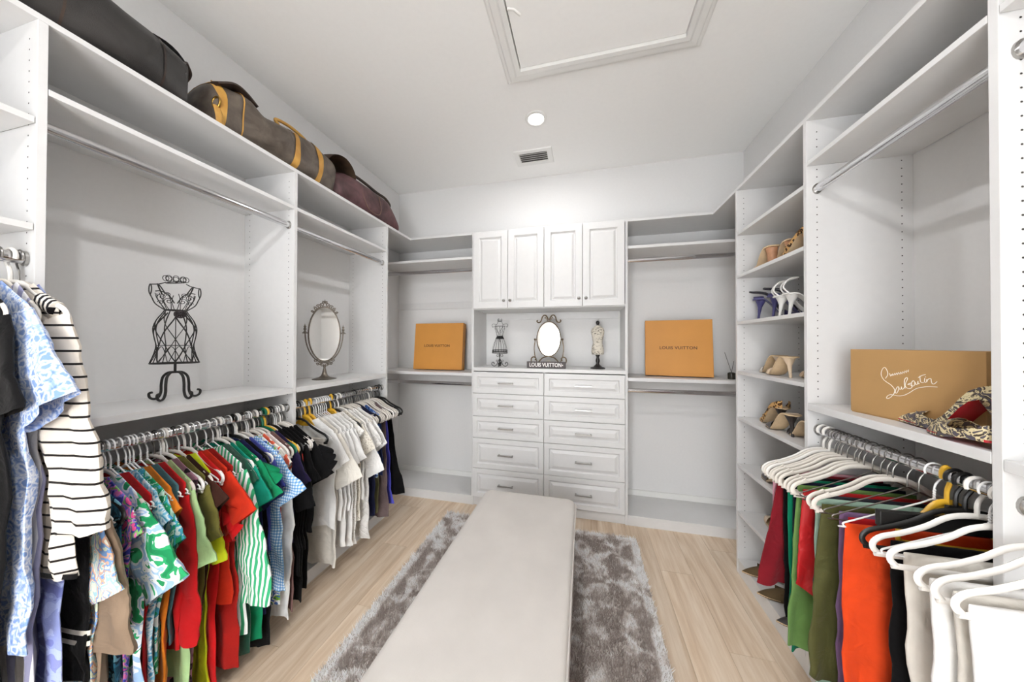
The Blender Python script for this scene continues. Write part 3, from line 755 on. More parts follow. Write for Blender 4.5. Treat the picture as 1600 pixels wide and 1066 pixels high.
m2 = thing('table_mirror', 'bronze oval vanity mirror with scrolled frame in display niche', 'mirror', (-.299, 2.62, 1.195), (-.06, 0, 0))
CZ = .250
glass(.098, .146, CZ, m2)
MB().tube(oval(.102, .150, 56, 0, CZ), .0055, 8, closed=True).build('frame', M_BRONZE, m2)
tp = MB()
for sx in (-1, 1):
    tp.tube(spline([(sx*q[0], 0, q[1]) for q in ((.012, .410), (.008, .425), (.022, .452), (.042, .458), (.058, .440), (.066, .412), (.078, .396), (.096, .396), (.104, .408), (.096, .416))], 5), .0055, 8)
    tp.tube([(sx*q.x, 0, q.z) for q in scroll((.022, 0, .430), .014, 1.1, 0, 16)], .0035, 6)
    tp.lathe([(.0, -.01), (.008, -.006), (.010, 0), (.008, .006), (.0, .01)], (sx*.120, 0, .245), 10)
    tp.tube([(sx*.10, 0, .245), (sx*.118, 0, .245)], .0035, 6)
tp.build('crest', M_BRONZE, m2)
bs = MB()
for sx in (-1, 1):
    bs.tube(spline([(sx*q[0], 0, q[1]) for q in ((0, .100), (.05, .085), (.085, .05), (.10, .032), (.128, .03), (.150, .05), (.148, .082), (.126, .092), (.110, .078), (.118, .062))], 5), .0055, 8)
    bs.tube(spline([(sx*.118, .002, .24), (sx*.128, .012, .17), (sx*.120, .015, .1), (sx*.10, .01, .045)], 6), .004, 6)
bs.tube([(-.115, 0, .030), (.115, 0, .030)], .005, 8)
bs.box(-.10, .10, -.02, .03, 0, .026)
bs.build('base', M_BRONZE, m2)
sh = MB()
for i in range(7):
    a = PI*(.12+.76*i/6); sh.tube([(0, -.012, .036), (.030*math.cos(a), -.016, .036+.030*math.sin(a))], [.004, .007], 8, flat=.5)
sh.build('shell_ornament', simple('ivory_shell', '#e8e0d2', .5), m2)
sg = thing('sign_block', 'dark narrow sign block with white capital letters before bronze mirror', 'sign', (-.310, 2.545, 1.1955))
sb = MB().box(-.163, .163, -.012, .012, 0, .056).build('block', simple('charcoal_wood', '#4b4444', .6, noise=.15, nscale=60), sg, bevel=.0015)
M_WLET = simple('white_letter', '#efece8', .5, bstr=0)
text_part('lettering', 'LOUIS VUITTON', .046, M_WLET, sb, Matrix.Translation((-.006, -.0124, .028)) @ Matrix.Rotation(PI/2, 4, 'X'), .0006, 1.0, .0008, .268)
MB().prism([(.137+.008*math.cos(PI/2+i*2*PI/10)*(1 if i % 2 == 0 else .45), .028+.008*math.sin(PI/2+i*2*PI/10)*(1 if i % 2 == 0 else .45)) for i in range(10)], 'y', -.0130, -.0121).build('star_mark', M_WLET, sb)

# small wire dress form in the niche
sf = thing('wire_dress_form', 'small black wire dress form with ribbon belt in display niche', 'dress form', (-.739, 2.63, 1.195))
sk = smooth_prof([(.120, .070, .05), (.15, .068, .05), (.19, .060, .046), (.24, .042, .034), (.275, .026, .022)])
bu = smooth_prof([(.275, .026, .022), (.31, .036, .028), (.345, .046, .032), (.365, .048, .03)])
wm = MB(); r_ = .0011
for z, p in ((.120, sk), (.135, sk), (.152, sk), (.275, sk), (.365, bu)): wm.tube([surf(p, z, 2*PI*i/28) for i in range(28)], .0014, 5, closed=True)
for k in range(16):
    a = 2*PI*k/16; wm.tube([surf(sk, .12+.155*i/12, a) for i in range(13)], r_, 4)
for k in range(24):
    a = 2*PI*k/24; wm.tube([surf(sk, .122+.03*math.sin(PI*j/6), a+.26*(j/6)) for j in range(7)], r_, 4)
for k in range(10):
    a = 2*PI*k/10; wm.tube([surf(bu, .275+.09*i/8, a+.25*math.sin(i*.8)) for i in range(9)], r_, 4)
for sx in (-1, 1):
    wm.tube(spline([(0, -.024, .285), (sx*.018, -.034, .325), (sx*.034, -.028, .362), (sx*.03, -.006, .378)], 5), .0016, 5)
    wm.tube(spline([(sx*.03, 0, .378), (sx*.05, 0, .384), (sx*.066, 0, .384), (sx*.074, 0, .37), (sx*.066, 0, .356), (sx*.058, 0, .364)], 5), .0018, 5)
    wm.tube(spline([(sx*.03, 0, .378), (sx*.020, 0, .398), (sx*.018, 0, .41)], 4), .0016, 5)
wm.build('wire_body', M_BLACKIRON, sf)
cw = MB().tube([(.019*math.cos(2*PI*i/18), .014*math.sin(2*PI*i/18), .408) for i in range(18)], .0018, 5, closed=True)
for i in range(7):
    a = 2*PI*i/7; cw.tube([(.019*math.cos(a), .014*math.sin(a), .408), (.021*math.cos(a), .016*math.sin(a), .424+.010*(i % 2))], .0017, 5)
cw.build('crown', M_BLACKIRON, sf)
bl = MB().loft([[surf(sk, .262, 2*PI*i/24), ][0] and [(1.06*p[0], 1.06*p[1], p[2]) for p in [surf(sk, z, 2*PI*i/24) for i in range(24)]] for z in (.250, .274)], False, False)
for sx in (-1, 1): bl.tube(spline([(0, -.032, .262), (sx*.010, -.04, .268), (sx*.018, -.036, .262), (sx*.010, -.036, .256), (0, -.032, .26)], 4), .003, 6)
bl.tube(spline([(0, -.033, .258), (.002, -.043, .22), (.001, -.05, .195)], 4), .003, 6, flat=.4)
bl.tube(spline([(.002, -.033, .258), (.012, -.042, .235), (.014, -.046, .222)], 4), .0026, 6, flat=.4)
bl.build('ribbon_belt', simple('black_ribbon', '#141313', .6), sf)
st = MB().tube([(0, 0, 0.004), (0, 0, .125)], .004, 8)
for a in (0, PI/2, PI, 3*PI/2):
    e = (math.cos(a+.1), math.sin(a+.1), 0)
    st.tube(scroll((e[0]*.018, e[1]*.018, .098), .017, 1.1, PI, 16, -1, e), .0022, 6)
    st.tube(spline([Vector(e)*r+Vector((0, 0, z)) for r, z in ((.002, .07), (.014, .05), (.03, .014), (.052, .004), (.070, .014), (.073, .032), (.060, .040), (.050, .030), (.055, .022))], 4), .0028, 6)
    st.tube(scroll((e[0]*.024, e[1]*.024, .054), .013, 1.1, PI, 14, 1, e), .002, 6)
st.build('scroll_stand', M_BLACKIRON, sf)

# printed torso on turned stand
tt = thing('torso_form', 'cream printed fabric torso on black turned wood stand', 'dress form', (.112, 2.63, 1.195))
def mat_script_print():
    m, nt, b = new_mat('printed_canvas')
    v = ocoord(nt, (1, 1, 2.2))
    n = node(nt, 'ShaderNodeTexNoise', i_Scale=95.0, i_Detail=3.0); nt.links.new(v, n.inputs['Vector'])
    n2 = node(nt, 'ShaderNodeTexNoise', i_Scale=22.0, i_Detail=1.0); nt.links.new(v, n2.inputs['Vector'])
    f = math_n(nt, 'MULTIPLY', math_n(nt, 'GREATER_THAN', n.outputs[0], .56), math_n(nt, 'GREATER_THAN', n2.outputs[0], .47))
    nt.links.new(mixc(nt, f, '#d6cfc1', '#4d463d'), b.inputs['Base Color']); b.inputs['Roughness'].default_value = .9
    return m
tr = smooth_prof([(.118, .040, .032), (.122, .048, .038), (.15, .050, .040), (.18, .046, .036), (.215, .038, .03), (.245, .042, .034), (.285, .05, .04), (.312, .054, .036), (.335, .046, .03), (.35, .028, .022), (.362, .014, .014)])
MB().loft([[surf(tr, h, 2*PI*i/28) for i in range(28)] for h, _, _ in tr]).build('torso', mat_script_print(), tt)
M_EBONY = simple('ebony_wood', '#1c1817', .35, noise=.2, nscale=30)
MB().lathe([(.0, 0), (.013, 0), (.011, .006), (.009, .012), (.015, .022), (.016, .030), (.011, .040), (.0, .044)], (0, 0, .358), 20).build('finial', M_EBONY, tt)
MB().lathe([(.0, .125), (.015, .122), (.018, .112), (.012, .102), (.011, .094), (.016, .075), (.017, .062), (.011, .046), (.014, .038), (.019, .032)][::-1], n=20).build('post', M_EBONY, tt)
MB().lathe([(.0, 0), (.060, 0), (.061, .006), (.052, .012), (.036, .016), (.026, .026), (.016, .034), (.0, .034)], n=4*8).build('foot', M_EBONY, tt)

# ================================================================== shoes
def fabric(name, kind, *cols, scale=1.0, rough=.85, sheen=.06):
    if name in MATS: return MATS[name]
    m, nt, b = new_mat(name)
    v = ocoord(nt)
    b.inputs['Roughness'].default_value = rough; b.inputs['Sheen Weight'].default_value = sheen
    b.inputs['Specular IOR Level'].default_value = .5 if rough < .6 else .12
    sep = node(nt, 'ShaderNodeSeparateXYZ'); nt.links.new(v, sep.inputs[0])
    def nz(s, d=3., dist=0.):
        n = node(nt, 'ShaderNodeTexNoise', i_Scale=s, i_Detail=d, i_Distortion=dist); nt.links.new(v, n.inputs['Vector']); return n.outputs[0]
    h = nz(500., 2.)
    def stripes(axis, period, frac, wob=0.):
        c = sep.outputs[axis]
        return math_n(nt, 'LESS_THAN', math_n(nt, 'FRACT', math_n(nt, 'DIVIDE', math_n(nt, 'ADD', c, 10.), period)), frac)
    if kind == 'plain':
        c = rgb(cols[0])
        col = ramp(nt, nz(9.), [(.3, tuple(x*.88 for x in c[:3])), (.7, tuple(min(1, x*1.1) for x in c[:3]))])
    elif kind == 'vstripe': col = mixc(nt, stripes(0, .03*scale, .5), cols[0], cols[1])
    elif kind == 'hstripe': col = mixc(nt, stripes(2, .03*scale, cols[2] if len(cols) > 2 else .5), cols[0], cols[1])
    elif kind == 'gingham':
        a = stripes(0, .014*scale, .5); c_ = stripes(2, .014*scale, .5)
        f = math_n(nt, 'MULTIPLY', math_n(nt, 'ADD', a, c_), .5); col = ramp(nt, f, [(0, cols[0]), (.5, cols[1]), (1., cols[2])])
    elif kind == 'leopard':
        vo = node(nt, 'ShaderNodeTexVoronoi', i_Scale=55.0*scale, i_Randomness=1.0); nt.links.new(v, vo.inputs['Vector'])
        n = nz(40.*scale)
        d = math_n(nt, 'ADD', vo.outputs[0], math_n(nt, 'MULTIPLY', math_n(nt, 'SUBTRACT', n, .5), .9))
        col = ramp(nt, d, [(0, cols[1]), (.22, cols[1]), (.24, cols[2]), (.42, cols[2]), (.45, cols[0])], 'LINEAR')
    elif kind == 'print':
        f = nz(11.*scale, 2., 1.6); k = len(cols)
        lo, hi = .33, .67
        col = ramp(nt, f, [(0 if i == 0 else lo+(hi-lo)*i/k, c) for i, c in enumerate(cols)], 'CONSTANT')
    elif kind == 'floral':
        vo = node(nt, 'ShaderNodeTexVoronoi', feature='DISTANCE_TO_EDGE', i_Scale=38.0*scale); nt.links.new(v, vo.inputs['Vector'])
        n = nz(25.*scale, 3., 2.)
        f = math_n(nt, 'ADD', math_n(nt, 'MULTIPLY', vo.outputs[0], .9), math_n(nt, 'MULTIPLY', n, .8))
        k = len(cols); col = ramp(nt, f, [(.28+.42*i/(k-1), c) for i, c in enumerate(cols)])
        h = f
    elif kind == 'snake':
        n = nz(16.*scale, 4., 2.5)
        col = ramp(nt, n, [(0, cols[0]), (.40, cols[0]), (.42, cols[1]), (.47, cols[1]), (.48, cols[2]), (.55, cols[2]), (.57, cols[1]), (.60, cols[0])], 'LINEAR')
    elif kind == 'quilt':
        c = rgb(cols[0]); u = math_n(nt, 'ADD', sep.outputs[0], sep.outputs[2]); w_ = math_n(nt, 'SUBTRACT', sep.outputs[0], sep.outputs[2])
        s1_ = math_n(nt, 'ABSOLUTE', math_n(nt, 'SINE', math_n(nt, 'MULTIPLY', u, 75.))); s2_ = math_n(nt, 'ABSOLUTE', math_n(nt, 'SINE', math_n(nt, 'MULTIPLY', w_, 75.)))
        h = math_n(nt, 'POWER', math_n(nt, 'MULTIPLY', s1_, s2_), .35)
        col = ramp(nt, nz(9.), [(.3, tuple(x*.95 for x in c[:3])), (.7, c[:3])])
        bump(nt, b, h, .6, .006); nt.links.new(col, b.inputs['Base Color']); MATS[name] = m; return m
    elif kind == 'lace':
        vo = node(nt, 'ShaderNodeTexVoronoi', i_Scale=80.0*scale); nt.links.new(v, vo.inputs['Vector'])
        col = ramp(nt, vo.outputs[0], [(.15, cols[1]), (.4, cols[0])]); h = vo.outputs[0]
        bump(nt, b, h, .5, .004); nt.links.new(col, b.inputs['Base Color']); MATS[name] = m; return m
    nt.links.new(col, b.inputs['Base Color'])
    wr = math_n(nt, 'ADD', nz(13., 3., .8), math_n(nt, 'MULTIPLY', h, .04))
    bump(nt, b, wr, .55, .016)
    MATS[name] = m
    return m
M_SOLE = simple('shoe_sole', '#cfb591', .6, noise=.08, nscale=40)
M_REDSOLE = simple('red_lacquer_sole', '#b3202a', .25, bstr=0)
def shoe(label, loc, rz, mat, L=.235, h=.09, heel='slim', style='pump', sole=None, hmat=None, group=None, tilt=0., name='shoe', insole=None, ball=.66):
    t = thing(name, label, 'shoe', loc, (tilt, 0, rz), group)
    sole = sole or M_SOLE; hmat = hmat or mat
    def zc(s):   # height of the footbed along the shoe, s=0 heel, 1 toe
        if s < ball*.27: return h
        if s < ball:
            k = (s-ball*.27)/(ball*.73); return h*(1-k*k*(3-2*k))
        return 0.
    def hw(s):   # half width
        return .036*(.72+.28*math.sin(PI*min(1, s*1.25+.05)))*(1 if s < .72 else max(.04, 1-((s-.72)/.28)**2*.97)) if s > .04 else .036*(.35+.45*s/.04)
    N = 26; S = [i/N for i in range(N+1)]
    top, bot = [], []
    rings = []
    for s in S:
        x = s*L; w_ = hw(s); z = zc(s)+.004
        rings.append([(x, -w_, z), (x, -w_, z+.006), (x, 0, z+.005), (x, w_, z+.006), (x, w_, z), (x, 0, z-.003)])
    MB().loft(rings).build('sole', sole, t)
    MB().loft([[(s*L, y*hw(s)*.9, zc(s)+.0115) for y in (-1, 0, 1)] for s in S[1:-2]], False, False, closed=False).build('footbed', insole or M_SOLE, t)
    if h > .02:
        if heel == 'slim': pr = [(.0055, 0), (.006, .004), (.0065, h*.3), (.010, h*.65), (.022, h*.93), (.028, h+.004)]
        else: pr = [(.022, 0), (.022, h*.5), (.025, h*.85), (.029, h+.004)]
        hb = MB().loft([[(.030+.012*(z/h)-.004+r*math.cos(2*PI*k/14), r*math.sin(2*PI*k/14), z) for k in range(14)] for r, z in pr])
        hb.build('heel', hmat, t)
    def arch(s0, s1, hh, n=7, grow=1.02):
        rr = []
        for i in range(n):
            s = s0+(s1-s0)*i/(n-1); w_ = hw(s)*grow; z = zc(s)+.003
            H_ = hh(s)
            rr.append([(s*L, w_*math.cos(a), z+H_*math.sin(a)) for a in [PI*k/10 for k in range(11)]])
        return rr
    if style in ('pump', 'mule', 'sling', 'flat'):
        hh = lambda s: .046*(1-max(0, (s-.55)/.46)**1.3)+.006
        MB().loft(arch(.60 if style != 'flat' else .52, .995, hh, 12), False, True, closed=False).build('upper', mat, t)
    if style in ('pump', 'flat'):
        wall = []
        for s in [x/16 for x in range(0, 11)]:
            w_ = hw(s)*1.03; z = zc(s)+.004; top_ = .045*(1-.5*math.sin(PI*min(1, s/.62)))
            wall.append((s*L, w_, z, top_))
        for sg_ in (1, -1):
            MB().loft([[(x, sg_*w_, z), (x, sg_*w_*1.0, z+tp_)] for x, w_, z, tp_ in wall], False, False, closed=False).build('quarter', mat, t)
    if style == 'sling':
        z = zc(.1)
        MB().tube(spline([(L*.55, hw(.55), zc(.55)+.03), (L*.3, .034, z+.03), (-.004, .018, z+.052), (-.012, 0, z+.054), (-.004, -.018, z+.052), (L*.3, -.034, z+.03), (L*.55, -hw(.55), zc(.55)+.03)], 6), .004, 6).build('strap', simple('dark_strap', '#1d1a24', .5), t)
        MB().loft(arch(0.02, .22, lambda s: .022, 6), False, False, closed=False).build('heel_cup', mat, t)
    if style in ('sandal', 'slide'):
        for s, hg in ((.70, .030), (.80, .026)):
            w_ = hw(s)*1.05; z = zc(s)
            MB().tube([(s*L, w_*math.cos(PI*k/10), z+.006+hg*math.sin(PI*k/10)) for k in range(11)], .0055, 6, flat=.6).build('strap', mat, t)
        z = zc(.12)
        if style == 'sandal': MB().tube(spline([(.02, .03, z+.006), (.0, .026, z+.04), (.02, .030, z+.075), (.06, .0, z+.085), (.02, -.030, z+.075), (.0, -.026, z+.04), (.02, -.03, z+.006)], 6), .0038, 6).build('ankle_strap', mat, t)
    if style == 'flat':
        pass
    return t
F_NAVY = fabric('navy_satin', 'plain', '#3a3667', rough=.4)
F_LEO = fabric('leopard_hair', 'leopard', '#c59a63', '#6b4424', '#1e1510', scale=1.2)
F_NUDE = fabric('nude_leather', 'plain', '#d9c2a6', rough=.5)
F_BRL = fabric('brown_suede', 'plain', '#5a4a34')
F_DKR = fabric('dark_shoe_leather', 'plain', '#2a2321', rough=.45)
F_WHL = fabric('white_leather', 'plain', '#e6e4e0', rough=.45)
F_WOOD = simple('stacked_wood_heel', '#b58462', .5, noise=.12, nscale=60)
F_SNAKE = fabric('snakeskin_print', 'snake', '#4b4652', '#3a2c20', '#d8c9a0', scale=1.6, rough=.45)
F_GOLD = simple('gold_jewels', '#8d7a45', .3, .8, noise=.5, nscale=120, bstr=.4)
GS = 'shoes on the tower shelves'
Z1, Z2, Z3, Z4, Z5, Z6, Z7 = 1.829, 1.544, 1.239, .959, .669, .381, .089
hp = PI/2
shoe('tan wood-heeled mule on the leopard shoe shelf, next to the panel', (1.0, 1.90, Z1), hp-.03, F_NUDE, h=.10, heel='block', style='slide', hmat=F_WOOD, group=GS)
shoe('tan wood-heeled mule right beside the leopard shoe', (1.03, 1.80, Z1), hp-.15, F_NUDE, h=.10, heel='block', style='slide', hmat=F_WOOD, group=GS)
shoe('leopard print shoe with open toe beside the wood-heeled mules', (1.0, 1.60, Z1), hp+.1, F_LEO, h=.075, heel='block', style='pump', group=GS)
shoe('navy slingback pump whose slim heel faces out, next to the panel', (.972, 2.072, Z2), -.45, F_NAVY, h=.115, style='sling', insole=F_DKR, sole=F_NAVY, group=GS)
shoe('navy slingback pump whose heel touches the white sandals', (.985, 1.955, Z2), -.40, F_NAVY, h=.115, style='sling', insole=F_DKR, sole=F_NAVY, group=GS)
shoe('white strappy heeled sandal standing beside navy slingbacks', (.962, 1.855, Z2), -.35, F_WHL, h=.10, style='sandal', sole=F_WHL, group=GS)
shoe('white strappy heeled sandal standing next to the hole-drilled divider', (.955, 1.765, Z2), -.3, F_WHL, h=.10, style='sandal', sole=F_WHL, insole=F_DKR, group=GS)
shoe('pale clear-heeled mule with pointed toe towards the panel', (1.02, 1.88, Z3), hp-.05, simple('clear_vinyl', '#cdbfae', .2, bstr=0), h=.095, style='mule', group=GS)
shoe('nude slim-heeled mule between clear mule and gold-trimmed sandal', (.985, 1.735, Z3), hp-.05, F_NUDE, h=.095, style='slide', group=GS)
shoe('cream sandal with gold trim beside nude mule', (1.03, 1.60, Z3), hp-.2, F_NUDE, h=.08, style='slide', hmat=F_WOOD, group=GS)
shoe('leopard print slim-heeled pump with pointed toe towards the panel', (1.01, 1.845, Z4), hp-.02, F_LEO, h=.105, style='pump', hmat=F_DKR, group=GS)
shoe('black slim-heeled pump standing before the leopard pump', (.975, 1.70, Z4), hp+.02, F_DKR, h=.10, style='mule', insole=F_NUDE, group=GS)
shoe('black sandal with pale footbed beside the black pump', (.99, 1.59, Z4), hp-.1, F_DKR, h=.09, style='sandal', insole=F_NUDE, group=GS)
shoe('flat sandal with gold jewelled strap', (1.02, 1.88, Z5), hp-.1, F_GOLD, h=.02, style='sandal', group=GS)
shoe('dark flat shoe with tan lining behind jewelled sandal', (1.08, 1.74, Z5), hp+.1, F_DKR, h=.03, style='flat', group=GS)
shoe('dark heeled shoe with tan toe beside jewelled sandal', (.98, 1.74, Z5), hp+.05, F_DKR, h=.06, style='mule', insole=M_SOLE, group=GS)
shoe('nude flat shoe alone on its shelf behind pink skirt', (1.02, 1.86, Z6), hp-.1, F_NUDE, h=.018, style='mule', group=GS)
GF = 'flat shoes on the bottom shelf'
shoe('olive brown flat with pointed toe and pale lining, nearest the corner', (1.12, 2.0, Z7), PI-.05, F_BRL, L=.235, h=.012, style='flat', insole=F_NUDE, group=GF)
shoe('olive brown flat with pointed toe below dark red skirt', (1.12, 1.83, Z7), PI-.12, F_BRL, L=.235, h=.012, style='flat', insole=F_DKR, group=GF)
shoe('black flat shoe with rounded toe below green trousers', (1.12, 1.68, Z7), PI-.05, F_DKR, L=.235, h=.012, style='flat', insole=F_BRL, group=GF)
GP = 'snakeskin pumps before the kraft box'
shoe('snakeskin print pump with red sole lying before the kraft box', (1.0, .975, 1.156), hp-.05, F_SNAKE, L=.32, h=.105, ball=.48, style='pump', sole=M_REDSOLE, insole=M_TAN, group=GP, hmat=F_SNAKE)
shoe('snakeskin print pump with red sole half hidden by the tall panel', (.955, .952, 1.156), hp-.02, F_SNAKE, L=.17, h=.012, style='flat', sole=M_REDSOLE, insole=M_TAN, group=GP, hmat=F_SNAKE)

# ================================================================== clothes hangers
HANG = {}
def hook_pts(r=.021):
    pts = [(r*math.cos(a), 0, r*math.sin(a)+.002) for a in [math.radians(-25+225*i/16) for i in range(17)]]
    return pts + [(-.012, 0, -.022), (-.003, 0, -.036), (0, 0, -.05), (0, 0, -.078)]
def body_pts(kind):
    if kind in ('wire', 'steel'):
        half = [(.0, -.078), (.03, -.092), (.11, -.128), (.185, -.162), (.207, -.172), (.210, -.178), (.203, -.183), (.19, -.184)]
    else:
        half = [(.0, -.074), (.035, -.077), (.065, -.088), (.10, -.112), (.15, -.136), (.19, -.150), (.209, -.166), (.211, -.182), (.20, -.194), (.175, -.198)]
    full = [(x, 0, z) for x, z in half] + [(-x, 0, z) for x, z in half[::-1][:-1]]
    return spline(full, 3, True)
def hanger_meshes(kind):
    if kind in HANG: return HANG[kind]
    mt, hm, r, fl, hr = {
        'wire': (M_WIRE, M_WIRE, .0023, 1., .0023), 'steel': (M_METALWIRE, M_METALWIRE, .002, 1., .002),
        'velvet': (M_VEL, M_METALWIRE, .0075, .42, .0022), 'plastic': (M_PLW, M_PLW, .0075, .6, .0045),
        'black': (M_BLKP, M_BLKP, .0072, .6, .0045), 'amber': (M_YEL, M_YEL, .011, .5, .0065), 'green': (M_GRNP, M_GRNP, .0095, .5, .006)}[kind]
    hk = MB().tube(spline(hook_pts(), 2), hr, 7).mesh('hook', hm)
    bd = MB().tube(body_pts(kind), r, 8, closed=True, flat=fl, ref=(0, 1, 0))
    if kind == 'wire': bd.tube([(.002*math.cos(2*i), .002*math.sin(2*i), -.05-.0022*i) for i in range(16)], .0022, 5)
    if kind in ('velvet',): bd.tube([(.165, 0, -.142), (.172, 0, -.136), (.18, 0, -.142)], .004, 6)
    if kind == 'amber':   # wide shaped shoulders
        bd.prism([(-.12, -.122), (-.07, -.092), (-.03, -.078), (.03, -.078), (.07, -.092), (.12, -.122), (.08, -.128), (-.08, -.128)], 'y', -.004, .004)
    HANG[kind] = (hk, bd.mesh('hanger_body', mt)); return HANG[kind]
HNAME = {'wire': 'white wire hanger', 'steel': 'thin steel wire hanger', 'velvet': 'ivory flat hanger', 'plastic': 'white plastic hanger', 'black': 'black plastic hanger', 'amber': 'amber yellow plastic hanger', 'green': 'green plastic hanger'}
def hanger(kind, loc, rz, holds, group, sc=1.0):
    t = thing('clothes_hanger', HNAME[kind]+' '+holds, 'hanger', loc, (0, 0, rz), group)
    hk, bd = hanger_meshes(kind)
    t.scale = (sc, 1, 1)
    share('hook', hk, t); share('hanger_body', bd, t)
    return t

# ================================================================== garments
def body_shell(ws=.2, L=.6, wh=.22, neck=.09, th=.007, A=.007, zs=-.080, drop=.068, seed=0, n=44, waist=None, hem_wave=.006, slant=0., cx=0.):
    # neighbours on one rod share a slowly drifting fold field, so the layers nest
    ph = (1.3+7*seed, .4+11*seed, 2.+23*seed); k1, k2 = 44., 92.; A = min(A, .009)
    rows = [(0., neck, 0.), (.35, neck+(ws-neck)*.35, 0.), (.7, neck+(ws-neck)*.7, 0.), (.9, ws*.96, 0.), (1., ws, 0.)]
    rings = []
    def ring(z, w_, t, thk, dip=0.):
        out = []
        for j in range(n):
            a = 2*PI*j/n; c, s = math.cos(a), math.sin(a)
            u = w_*math.copysign(abs(c)**.75, c)
            f = A*min(1., max(0., (zs-drop-z)/.5))*(math.sin(u*k1+ph[0]-3*z)+.55*math.sin(u*k2+ph[1]+5*z))
            y = thk*math.copysign(abs(s)**.7, s)+f
            out.append((u+cx*t, y, z-(dip*(1-abs(c)) if s < 0 else dip*.4*(1-abs(c)))-slant*u*t+hem_wave*t*math.sin(u*k1*.6+ph[2])))
        return out
    for p, w_, _ in rows:
        rings.append(ring(zs-drop*p, w_, .0, th*(.5+.5*p), .05*(1-p)))
    z0 = zs-drop; M = 16
    for i in range(1, M+1):
        t = i/M; w_ = ws+(wh-ws)*(t**1.2)
        if waist: w_ = w_-(waist)*math.sin(PI*min(1, t*1.25))
        rings.append(ring(z0-(L-drop)*t, w_, t, th*(1+.5*t)))
    return MB().loft(rings, True, False)
def sleeve(side, ws=.2, L=.2, ang=.55, r0=.075, r1=.07, th=.012, zs=-.080, seed=0, bend=0., A=.004, flare=0.):
    ph = 1.7*side+7*seed; k = 70.; th *= .72
    p = Vector((side*(ws-.052), 0, zs-.068-.055)); rings = []
    M = 12 if L < .3 else 20
    for i in range(M+1):
        t = i/M; a = ang*(1-t)+(ang-bend)*t
        d = Vector((side*math.sin(a), 0, -math.cos(a))); ac = Vector((side*math.cos(a), 0, math.sin(a)))
        r = r0+(r1-r0)*t+flare*t*t; ring = []
        for j in range(20):
            b = 2*PI*j/20
            u = r*math.copysign(abs(math.cos(b))**.8, math.cos(b))
            y = th*math.copysign(abs(math.sin(b))**.8, math.sin(b))*(1+.25*t)+A*t*math.sin(u*k+ph+3*t)
            ring.append(p+ac*u+Vector((0, y, 0))+d*(.004*math.sin(17*t+ph)))
        rings.append(ring); p = p+d*(L/M)
    return MB().loft(rings, True, False)
SLV = {'cap': dict(L=.09, ang=.95, r0=.07, r1=.06), 'short': dict(L=.19, ang=.62, r0=.078, r1=.07), 'flare': dict(L=.24, ang=.62, r0=.08, r1=.10, th=.016),
       'elbow': dict(L=.30, ang=.45, r0=.076, r1=.066), 'long': dict(L=.54, ang=.30, r0=.074, r1=.045, bend=.34), 'wide': dict(L=.52, ang=.34, r0=.085, r1=.085, bend=.34, th=.017)}
def fold_shell(w=.185, L=.5, wh=.2, zs=-.186, th=.010, A=.010, seed=0, n=44, slant=0., cx=0., point=0.):
    ph = (.8+7*seed, 2.4+11*seed, 1.+23*seed); k1, k2 = 37., 74.; A = .013
    rings = []; M = 18
    for i in range(-2, M+1):
        t = max(0, i/M); tk = {-2: .25, -1: .8}.get(i, 1.)
        z = zs+{-2: .013, -1: .009}.get(i, 0.)-L*t; ring = []
        ww = w+(wh-w)*t
        for j in range(n):
            a = 2*PI*j/n; c, s = math.cos(a), math.sin(a); u = ww*math.copysign(abs(c)**.6, c)
            f = A*min(1., max(0., (zs-z)/.45))**.8*(math.sin(u*k1+ph[0]-3*z)+.5*math.sin(u*k2+ph[1]+5*z))
            ring.append((u+cx*t, th*tk*math.copysign(abs(s)**.7, s)+f, z-slant*u*t+point*abs(u)*t+.008*t*math.sin(u*k1+ph[2])))
        rings.append(ring)
    return MB().loft(rings, True, False)
class mnoise:                      # fixed wrinkle field made of sine waves
    @staticmethod
    def noise_vector(v):
        a, c = v.x*2.3, v.z*2.3
        S = math.sin
        return Vector((.6*S(1.1*a+1.7*c+.3)*S(.7*a-1.3*c+2.1)+.3*S(2.3*a-.9*c+1.),
                       .6*S(1.3*a-1.1*c+4.)*S(.6*a+1.9*c+.7)+.3*S(1.7*a+2.1*c+5.),
                       .6*S(.9*a+1.4*c+2.5)*S(1.5*a-.8*c+.2)+.3*S(2.*a+1.2*c+3.)))
def crumple(mb, amp, scale, seed, z0, span=.25):
    off = Vector((seed*1.6, 3.3, seed*1.2)); out = []
    for p in mb.v:
        k = max(0., min(1., (z0-p[2])/span))
        n = mnoise.noise_vector(Vector((p[0], 0, p[2]*.6))*scale+off)
        n2 = mnoise.noise_vector(Vector((p[0], 0, p[2]))*scale*2.2+off)
        out.append((p[0]+k*amp*(.5*n.x+.2*n2.x), p[1]+k*amp*(.8*n.y+.4*n2.y), p[2]+k*amp*.6*n.z))
    mb.v = out
    return mb
